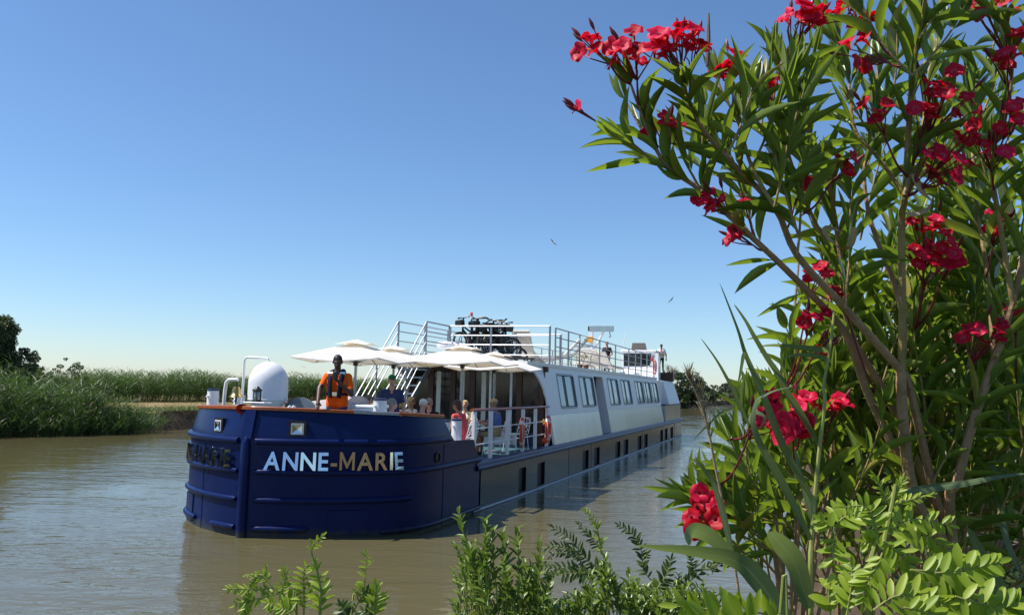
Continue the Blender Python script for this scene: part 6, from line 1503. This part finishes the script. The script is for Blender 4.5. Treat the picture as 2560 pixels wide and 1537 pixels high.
# ---------------------------------------------------------------- canes (giant reed)
def cane(loc_, label): return empty('giant_reed', loc_, 0, label, 'reed')
g1 = at(2027, 1500, 1.9); rr1 = cane((g1.x, 1.9, 1.05), 'green giant reed with long arching blades left of the oleander stems')
P = smooth([Vector((g1.x, 1.9, 1.05))]+path3([(2027, 1537), (2029, 1349), (2043, 1175), (2062, 1000), (2058, 970), (2075, 870), (2085, 780)], [1.9, 1.9, 1.92, 1.95]), 4)
MB().tube([p-rr1.location for p in P], [.0065-.004*i/len(P) for i in range(len(P))], 7).build('stalk', M['stemy'], rr1, True)
wide = lambda t: math.sin(math.pi*min(1, .12+t*.88))**.7
for i, (px, Y, w, rl, cu) in enumerate((([(1980, 1570), (1891, 1446), (1833, 1400), (1736, 1380), (1655, 1371), (1590, 1363)], [1.7, 1.72, 1.75], .052, .25, .9), ([(2023, 1520), (1988, 1408), (1949, 1357), (1922, 1328)], [1.85, 1.8, 1.78], .046, .1, .3),
        ([(2027, 1349), (1973, 1241), (1930, 1163), (1895, 1101), (1881, 1050), (1890, 1005), (1907, 989), (1941, 974), (1985, 966)], [1.9, 1.85, 1.8], .024, .3, 1.0), ([(2031, 1248), (1961, 1124), (1911, 1000), (1880, 926), (1861, 880), (1842, 819), (1799, 707)], [1.92, 1.86, 1.8], .022, .4, .5),
        ([(2045, 1110), (2007, 1043), (1972, 988), (1949, 941), (1918, 895), (1885, 840), (1864, 802), (1835, 760)], [1.95, 1.9, 1.85], .020, .5, -.4), ([(1872, 1061), (1849, 1015), (1834, 978), (1811, 934), (1788, 895), (1752, 845)], [1.9, 1.85], .012, .3, .2),
        ([(2080, 879), (2002, 870), (1941, 864), (1895, 866)], [1.95, 1.9], .024, .8, .3), ([(2075, 905), (2040, 890), (1985, 888), (1955, 900)], [1.97, 1.92], .018, .6, .2), ([(1872, 1060), (1885, 1030), (1915, 1045), (1890, 1080)], 1.9, .016, .5, .6), ([(1835, 1020), (1800, 1035), (1770, 1062), (1735, 1098)], [1.9, 1.86], .010, .3, .2),
        ([(1861, 880), (1857, 902), (1850, 940), (1843, 962)], 1.82, .012, .7, .0), ([(1825, 1384), (1775, 1342), (1740, 1328), (1724, 1338), (1722, 1362)], [1.85, 1.8], .04, .3, .6), ([(1832, 1390), (1800, 1260), (1778, 1200), (1735, 1150), (1715, 1180)], [1.88, 1.9], .02, .5, .4), ([(2035, 1310), (2000, 1180), (1985, 1120)], [1.93, 1.96], .018, .2, .4))):
    ribbon(rr1, px, Y, w, 'blade', 'cane', rl, cu, wide if i in (1, 11) else None, i+1)
g2 = at(2480, 1500, 2.5); rr2 = cane((g2.x, 2.6, 1.05), 'tall dark giant reed rising through the oleander at the right edge')
P = smooth([Vector((g2.x, 2.6, 1.05))]+path3([(2480, 1400), (2470, 1000), (2478, 700), (2465, 420), (2470, 250)], [2.6, 2.6, 2.55]), 4); MB().tube([p-rr2.location for p in P], [.008-.004*i/len(P) for i in range(len(P))], 7).build('stalk', M['stemy'], rr2, True)
for i, (px, Y, w, rl, cu) in enumerate((([(2494, 860), (2450, 720), (2433, 668), (2400, 590), (2360, 470)], [2.5, 2.45], .055, .35, .3), ([(2545, 640), (2519, 528), (2490, 420), (2459, 325), (2440, 250)], [2.5, 2.45], .045, .5, .2), ([(2470, 560), (2420, 500), (2385, 400), (2370, 320)], [2.55, 2.6], .05, .2, .4), ([(2470, 420), (2475, 300), (2480, 200), (2484, 110)], [2.5, 2.5], .03, .6, .1), ([(2500, 1000), (2440, 880), (2380, 800), (2310, 760)], [2.6, 2.5], .05, .4, .5), ([(2256, 1229), (2330, 1218), (2415, 1206), (2500, 1190), (2575, 1182)], [2.1, 2.12], .028, .5, .2), ([(2547, 1560), (2474, 1427), (2440, 1360), (2419, 1318)], [2.1, 2.1], .045, .3, .3), ([(2480, 1150), (2500, 1250), (2520, 1360), (2560, 1450)], [2.4, 2.3], .03, .5, .2), ([(2330, 1130), (2390, 1010), (2420, 930), (2440, 850)], [2.5, 2.5], .035, .6, .2))):
    ribbon(rr2, px, Y, w, 'blade', 'cane', rl, cu, None, i+20)
# dry seed stalk
P = smooth(path3([(1721, 946), (1737, 975), (1755, 1018), (1772, 1080), (1786, 1155), (1810, 1272), (1833, 1388), (1850, 1500)], [1.85, 1.86, 1.9]), 4)
rs = empty('dry_reed_stalk', (P[-1].x+.02, 1.9, 1.05), 0, 'thin straw coloured dry reed stalk left of the giant reed', 'reed')
MB().tube([p-rs.location for p in P]+[Vector((0, 0, 0))], [.0022]*6+[.0028]*(len(P)-6)+[.004], 6).build('stalk', M['straw'], rs, True)
V, F, uv, rn = blades(np.array([P[k % 14]-rs.location for k in range(150)]), np.array([(Vector((lr.uniform(-.35, .35), lr.uniform(-.3, .3), .9))).normalized() for k in range(150)]), nrng.uniform(.02, .045, 150), np.full(150, .0035), np.full(150, .1), 2, seed=9)
link('seed_head', npmesh('seed_head', V, F, M['reeddry'], uv, rn), rs)

# ---------------------------------------------------------------- pinnate fronds
LF = [leaf_proto(.06, .15, .38, 5), leaf_proto(-.05, .2, .38, 5), leaf_proto(.2, .1, .38, 5)]
def frond(root, px, Y, n, ll, lw, mat, ang=58, up=None, name='frond', tipf=.55, twist=0.0):
    P = smooth(path3(px, Y), 5); o0 = root.location; parts = []; mb_ = MB()
    tot = sum((b-a).length for a, b in zip(P[:-1], P[1:])); w = walk(P, tot/(n+.5))
    for k, (p, d) in enumerate(w):
        t = k/max(1, len(w)-1); view = (CAM-p).normalized(); sd = d.cross(view).normalized(); nn = sd.cross(d)*-1
        a_ = twist+lr.uniform(-.15, .15); sd2 = sd*math.cos(a_)+view*math.sin(a_)
        for s in (-1, 1):
            if lr.random() < .07: continue
            th = R(ang+lr.uniform(-20, 20)-14*t); dd = d*math.cos(th)+sd2*(s*math.sin(th))+Vector((0, 0, lr.uniform(-.2, .1)))+view*lr.uniform(-.3, .3)
            sc = (1-(1-tipf)*t**1.5)*(.75+.25*min(1, t*4))*lr.uniform(.85, 1.1)
            leaf_add(parts, LF[lr.randrange(3)], p-o0, dd, (up or view+Vector((0, 0, .8))), ll*sc, lw*sc, lr.random())
    leaf_add(parts, LF[0], P[-1]-o0, (P[-1]-P[-2]), Vector((0, -1, .5)), ll*tipf, lw*tipf, lr.random())
    V, F, uv, rn = join(parts); st_ = link(name, npmesh(name, V, F, M[mat], uv, rn, True), root)
    MB().tube([p-o0 for p in P], [.0018-.0011*i/len(P) for i in range(len(P))], 5).build('rachis', M['stemy'], st_)
    return st_
def pstem(root, px, Y, r0, r1, mat='stemy', ground=True):
    P = path3(px, Y)
    if ground: P = [Vector((P[0].x+lr.uniform(-.03, .03), P[0].y+.05, 1.0))]+P
    P = smooth(P, 4); MB().tube([p-root.location for p in P], [r0+(r1-r0)*i/len(P) for i in range(len(P))], 6).build('stem', M[mat], root, True)
g3 = at(2160, 1537, 1.45); ra = empty('false_indigo_bush', (g3.x, 1.5, 1.08), 0, 'bright yellow-green feathery bush in the lower right corner', 'bush')
pstem(ra, [c8(1470, 1420), c8(1560, 960), c8(1620, 680), c8(1645, 540)], 1.45, .005, .0025); pstem(ra, [c8(1310, 1420), c8(1290, 1000), c8(1250, 830)], 1.5, .004, .002); pstem(ra, [c8(1500, 1400), c8(1640, 1300), c8(1750, 1200)], 1.45, .003, .002); pstem(ra, [c8(1950, 1450), c8(2000, 1300), c8(1900, 1150), c8(1750, 1090)], 1.4, .004, .002)
for px, Y, n, ll, lw, an in (([c8(1590, 880), c8(1680, 790), c8(1800, 765), c8(1990, 805)], 1.45, 13, .036, .011, 70), ([c8(1600, 860), c8(1730, 850), c8(1860, 880), c8(2060, 1040)], 1.48, 13, .036, .012, 65), ([c8(1540, 920), c8(1500, 760), c8(1450, 680), c8(1310, 690)], 1.43, 11, .032, .010, 68), ([c8(1570, 900), c8(1660, 980), c8(1730, 1060), c8(1830, 1220)], 1.42, 12, .036, .012, 60), ([c8(1620, 690), c8(1700, 650), c8(1880, 605)], 1.46, 9, .018, .006, 40), ([c8(1610, 680), c8(1560, 580), c8(1500, 480)], 1.46, 9, .018, .006, 40), ([c8(1625, 640), c8(1660, 580), c8(1690, 500)], 1.45, 8, .02, .006, 35),
        ([c8(1740, 1090), c8(1900, 1110), c8(2050, 1200), c8(2180, 1390)], 1.4, 12, .044, .016, 58), ([c8(1900, 1110), c8(2010, 1100), c8(2140, 1080), c8(2300, 1040)], 1.38, 8, .046, .018, 60), ([c8(2030, 1260), c8(2160, 1300), c8(2300, 1325), c8(2440, 1310)], 1.36, 7, .05, .018, 62), ([c8(1500, 1350), c8(1640, 1260), c8(1800, 1270), c8(2100, 1340)], 1.38, 13, .04, .013, 60), ([c8(1560, 980), c8(1530, 1060), c8(1470, 1150), c8(1440, 1300)], 1.42, 10, .036, .013, 65),
        ([c8(1260, 860), c8(1240, 960), c8(1260, 1120), c8(1330, 1300)], 1.48, 11, .034, .012, 70), ([c8(1250, 840), c8(1300, 760), c8(1420, 720)], 1.48, 7, .040, .013, 75), ([c8(1240, 840), c8(1200, 790), c8(1170, 770)], 1.48, 3, .034, .016, 50), ([c8(1330, 1383), c8(1360, 1200), c8(1365, 1070)], 1.44, 6, .036, .015, 55), ([c8(1560, 960), c8(1500, 920), c8(1440, 905)], 1.45, 5, .03, .012, 60), ([c8(1750, 1200), c8(1830, 1320), c8(1900, 1420)], 1.42, 8, .042, .015, 60), ([c8(1700, 1330), c8(1900, 1380), c8(2050, 1440)], 1.36, 9, .042, .015, 60), ([c8(2260, 1400), c8(2330, 1340), c8(2420, 1300)], 1.36, 5, .046, .018, 55), ([c8(1230, 1400), c8(1215, 1250), c8(1225, 1190)], 1.5, 4, .04, .02, 50)):
    frond(ra, px, Y, n, ll, lw, 'amor', an)
g4 = at(1760, 1537, 1.4); rd = empty('false_indigo_bush', (g4.x, 1.45, 1.08), 0, 'low frond with upright rounded leaflets at the bottom edge, right of centre', 'bush')
pstem(rd, [c8(950, 1480), c8(900, 1385)], 1.4, .004, .002)
frond(rd, [c8(930, 1390), c8(700, 1360), c8(480, 1345), c8(240, 1325)], [1.4, 1.42], 11, .046, .015, 'amor', 82, None, 'frond', .7, .4); frond(rd, [c8(950, 1460), c8(760, 1430), c8(480, 1400), c8(300, 1410)], [1.36, 1.36], 8, .05, .019, 'amor', 75, None, 'frond', .75, .3)
g5 = at(760, 1560, 2.1); re_ = empty('false_indigo_bush', (g5.x, 2.1, 1.0), 0, 'bright yellow-green sprig standing alone at the bottom left of centre', 'bush')
pstem(re_, [cl_(740, 1300), cl_(690, 1050), cl_(560, 950), cl_(500, 880), cl_(400, 770)], 2.1, .005, .002); pstem(re_, [cl_(980, 1300), cl_(1000, 1050), cl_(985, 850), cl_(930, 650), cl_(900, 530)], 2.05, .004, .0018); pstem(re_, [cl_(820, 1300), cl_(822, 1000), cl_(820, 730)], 2.08, .003, .0015)
for px, Y, n, ll, lw, an in (([cl_(900, 560), cl_(910, 480), cl_(960, 420), cl_(1020, 360)], 2.05, 4, .022, .010, 50), ([cl_(825, 1150), cl_(822, 900), cl_(825, 720), cl_(900, 640)], 2.08, 11, .036, .010, 68), ([cl_(1000, 1180), cl_(990, 960), cl_(985, 820), cl_(960, 690)], 2.05, 10, .040, .012, 58), ([cl_(500, 900), cl_(380, 920), cl_(220, 910), cl_(40, 910)], 2.1, 12, .026, .008, 60), ([cl_(470, 850), cl_(400, 790), cl_(330, 800), cl_(280, 870)], 2.1, 10, .022, .007, 60), ([cl_(560, 960), cl_(400, 1000), cl_(250, 1030), cl_(110, 1080)], 2.1, 9, .03, .010, 62), ([cl_(300, 1020), cl_(240, 1080), cl_(200, 1180)], 2.1, 8, .026, .008, 60), ([cl_(600, 1000), cl_(605, 900), cl_(640, 780), cl_(600, 710)], 2.1, 10, .026, .008, 62), ([cl_(640, 1030), cl_(720, 980), cl_(760, 1000)], 2.1, 6, .026, .008, 60), ([cl_(700, 1100), cl_(560, 1080), cl_(450, 1050)], 2.08, 8, .036, .012, 62), ([cl_(410, 780), cl_(430, 720), cl_(430, 655)], 2.1, 5, .010, .004, 30), ([cl_(400, 770), cl_(300, 765), cl_(220, 775)], 2.1, 6, .014, .005, 40), ([cl_(700, 1180), cl_(640, 1120), cl_(580, 1100)], 2.06, 6, .034, .012, 60)):
    frond(re_, px, Y, n, ll, lw, 'amor', an)
g6 = at(900, 1570, 2.2); rf_ = empty('false_indigo_bush', (g6.x, 2.2, 1.0), 0, 'small green pinnate sprig right of the yellow-green sprig at the bottom', 'bush')
pstem(rf_, [cl_(1300, 1300), cl_(1400, 1050), cl_(1450, 920)], 2.2, .003, .0016); pstem(rf_, [cl_(1540, 1320), cl_(1555, 1150)], 2.15, .003, .0016)
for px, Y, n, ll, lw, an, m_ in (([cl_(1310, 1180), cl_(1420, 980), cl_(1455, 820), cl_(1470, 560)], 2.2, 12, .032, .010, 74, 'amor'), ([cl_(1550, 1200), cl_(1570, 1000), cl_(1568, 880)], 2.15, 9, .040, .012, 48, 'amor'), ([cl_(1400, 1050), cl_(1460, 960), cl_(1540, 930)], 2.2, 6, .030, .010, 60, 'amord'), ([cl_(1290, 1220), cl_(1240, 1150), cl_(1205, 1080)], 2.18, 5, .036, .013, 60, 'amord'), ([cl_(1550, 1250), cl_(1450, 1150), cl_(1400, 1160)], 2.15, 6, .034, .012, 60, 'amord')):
    frond(rf_, px, Y, n, ll, lw, m_, an)

# ---------------------------------------------------------------- small-leaved shrub along the bottom
g7 = at(1330, 1560, 2.5); rp = empty('glossy_shrub', (g7.x, 2.5, .95), 0, 'small-leaved glossy green shrub at the bottom, left half', 'shrub')
g8 = at(1600, 1560, 2.5); rq = empty('glossy_shrub', (g8.x, 2.5, .95), 0, 'small-leaved glossy green shrub at the bottom, right half with pinnate fronds', 'shrub')
PV = [leaf_proto(.08, .3, .8, 4), leaf_proto(.2, .2, .8, 4), leaf_proto(-.05, .3, .8, 4)]
def sprig(sh, px, py, Y, L_, hx, ll=.037, lw=.0135, r=.0022):
    p = at(px, py, Y); d = Vector((hx, lr.uniform(-.3, .3), 1)).normalized(); P = [p]
    for i in range(5): d = (d+Vector((lr.uniform(-.12, .12), lr.uniform(-.1, .1), .05))).normalized(); P.append(P[-1]+d*L_/5)
    o_ = sh.root.location; sh.stem(smooth([o_+Vector((lr.uniform(-.12, .12), lr.uniform(-.1, .1), 0)), o_.lerp(p, .55)+Vector((0, 0, -.05)), p], 3)[:-1]+P, r*1.2, r*.5, 'stemy')
    ph = lr.uniform(0, 6)
    for k, (q, d) in enumerate(walk(P, .0125)):
        ph += 2.2; ort = d.orthogonal().normalized(); o2 = d.cross(ort)
        for j in range(2):
            if lr.random() < .12: continue
            an = ph+j*2.6; rad = ort*math.cos(an)+o2*math.sin(an); th = R(lr.uniform(25, 60)); f = k*.0125/L_
            sh.leaves.append((q, (d*math.cos(th)+rad*math.sin(th)).normalized(), d, ll*lr.uniform(.6, 1.15)*(1.1-.45*f), lw*lr.uniform(.7, 1.15)*(1.1-.4*f)))
SL, SR = Shrub(rp), Shrub(rq)
def prof_top(x):
    T = [(1140, 1450), (1165, 1330), (1200, 1335), (1235, 1395), (1300, 1350), (1350, 1400), (1380, 1450), (1420, 1470), (1480, 1410), (1520, 1370), (1560, 1400), (1620, 1440), (1680, 1420), (1760, 1440), (1820, 1470)]
    for (a, b), (c, d) in zip(T[:-1], T[1:]):
        if a <= x <= c: return b+(d-b)*(x-a)/(c-a)
    return 1500
for k in range(290):
    x = lr.uniform(1145, 1800); tp = prof_top(x); L_ = lr.uniform(.07, .15); y = tp+18+L_*850+abs(lr.gauss(0, 1))*75; sprig(SL if x < 1440 else SR, x, y, lr.uniform(2.3, 2.75), L_, lr.uniform(-.45, .45))
for x, y, L_ in ((1185, 1420, .16), (1215, 1440, .15), (1300, 1450, .14), (1270, 1440, .12), (1160, 1480, .10), (1345, 1470, .13), (1240, 1460, .14)): sprig(SL, x, y, 2.35, L_, lr.uniform(-.3, .1), .045, .017, .003)
for sh, g_ in ((SL, g7), (SR, g8)):
    for k in range(9): x = g_.x+lr.uniform(-.28, .28); sh.stem(smooth([Vector((g_.x+lr.uniform(-.05, .05), 2.5, .95)), Vector((x*.6+g_.x*.4, 2.5, 1.35)), Vector((x, 2.5+lr.uniform(-.15, .2), 1.88))], 3), .006, .003, 'stemg')
SL.finish('priv', 150, PV); SR.finish('priv', 150, PV)
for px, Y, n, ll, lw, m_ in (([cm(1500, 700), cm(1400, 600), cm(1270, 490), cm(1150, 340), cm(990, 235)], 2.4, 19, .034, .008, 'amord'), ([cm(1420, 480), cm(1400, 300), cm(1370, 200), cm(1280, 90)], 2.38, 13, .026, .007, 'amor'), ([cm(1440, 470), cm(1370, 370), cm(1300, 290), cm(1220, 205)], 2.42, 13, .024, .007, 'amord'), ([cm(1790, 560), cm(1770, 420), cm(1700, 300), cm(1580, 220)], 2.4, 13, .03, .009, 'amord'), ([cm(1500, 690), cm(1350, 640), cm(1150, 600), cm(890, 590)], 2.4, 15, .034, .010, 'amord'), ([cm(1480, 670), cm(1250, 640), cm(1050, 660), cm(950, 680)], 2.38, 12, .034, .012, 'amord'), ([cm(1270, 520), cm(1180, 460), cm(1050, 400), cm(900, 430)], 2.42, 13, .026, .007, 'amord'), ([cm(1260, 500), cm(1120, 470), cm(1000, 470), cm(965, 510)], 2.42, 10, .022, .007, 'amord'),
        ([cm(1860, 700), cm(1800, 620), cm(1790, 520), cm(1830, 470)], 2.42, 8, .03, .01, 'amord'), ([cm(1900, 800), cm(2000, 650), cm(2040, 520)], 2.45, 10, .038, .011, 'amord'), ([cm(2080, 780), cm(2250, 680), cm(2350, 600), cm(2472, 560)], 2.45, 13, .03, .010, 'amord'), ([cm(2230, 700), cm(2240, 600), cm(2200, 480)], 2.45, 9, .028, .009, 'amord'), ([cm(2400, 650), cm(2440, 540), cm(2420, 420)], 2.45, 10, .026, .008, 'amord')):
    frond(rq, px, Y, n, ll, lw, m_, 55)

# ---------------------------------------------------------------- bank grass under the plants
g_ = np.random.default_rng(90)
p = along(RIGHT, .8, 14, 15000, -14, 30, 91, -1); p[:, 2] = 1.02; dd_ = np.linalg.norm(p[:, :2], axis=1); p = p[dd_ > .8]
p[:, 2] = np.where(np.linalg.norm(p[:, :2]-np.array([0, 0]), axis=1) < 40, .98, 1.0)
grass('bank_grass', p, g_.uniform(.12, .40, len(p)), np.full(len(p), .012), 'weed', 92, 'rough green grass on the near bank under the shrubs')

# ---------------------------------------------------------------- thicket along the near bank, behind the oleanders
hl = ['leafy thicket bush on the near bank closest behind the oleanders', 'second thicket bush on the near bank behind the oleanders', 'third thicket bush along the near bank behind the oleanders', 'fourth thicket bush along the near bank behind the oleanders', 'fifth thicket bush along the near bank behind the oleanders', 'sixth thicket bush along the near bank, next to the far leafy bushes', 'tall thicket bush at the right edge behind the oleanders', 'broad thicket bush at the right edge behind the giant reed']
for i, (x, y, rx, h) in enumerate(((4.0, 6.2, 1.1, 2.6), (6.4, 11.5, 1.5, 3.0), (9.0, 18.5, 1.9, 3.3), (12.2, 27, 2.2, 3.4), (16.2, 40, 2.4, 3.6), (20.6, 54, 2.6, 3.8), (5.2, 8.0, 1.4, 3.2), (8.6, 13.5, 2.0, 3.8))):
    tree('thicket_bush', (x, y, .8), [(0, 0, h*.55, rx, rx*.9, h*.42), (-.25*rx, 0, h*.28, rx*1.1, rx, h*.28)], h*.3, hl[i], 'bushleaf', 60, 900 if y < 15 else 420, .055 if y < 15 else .08, 400+i, 'bush', 'thicket along the near bank', .05)
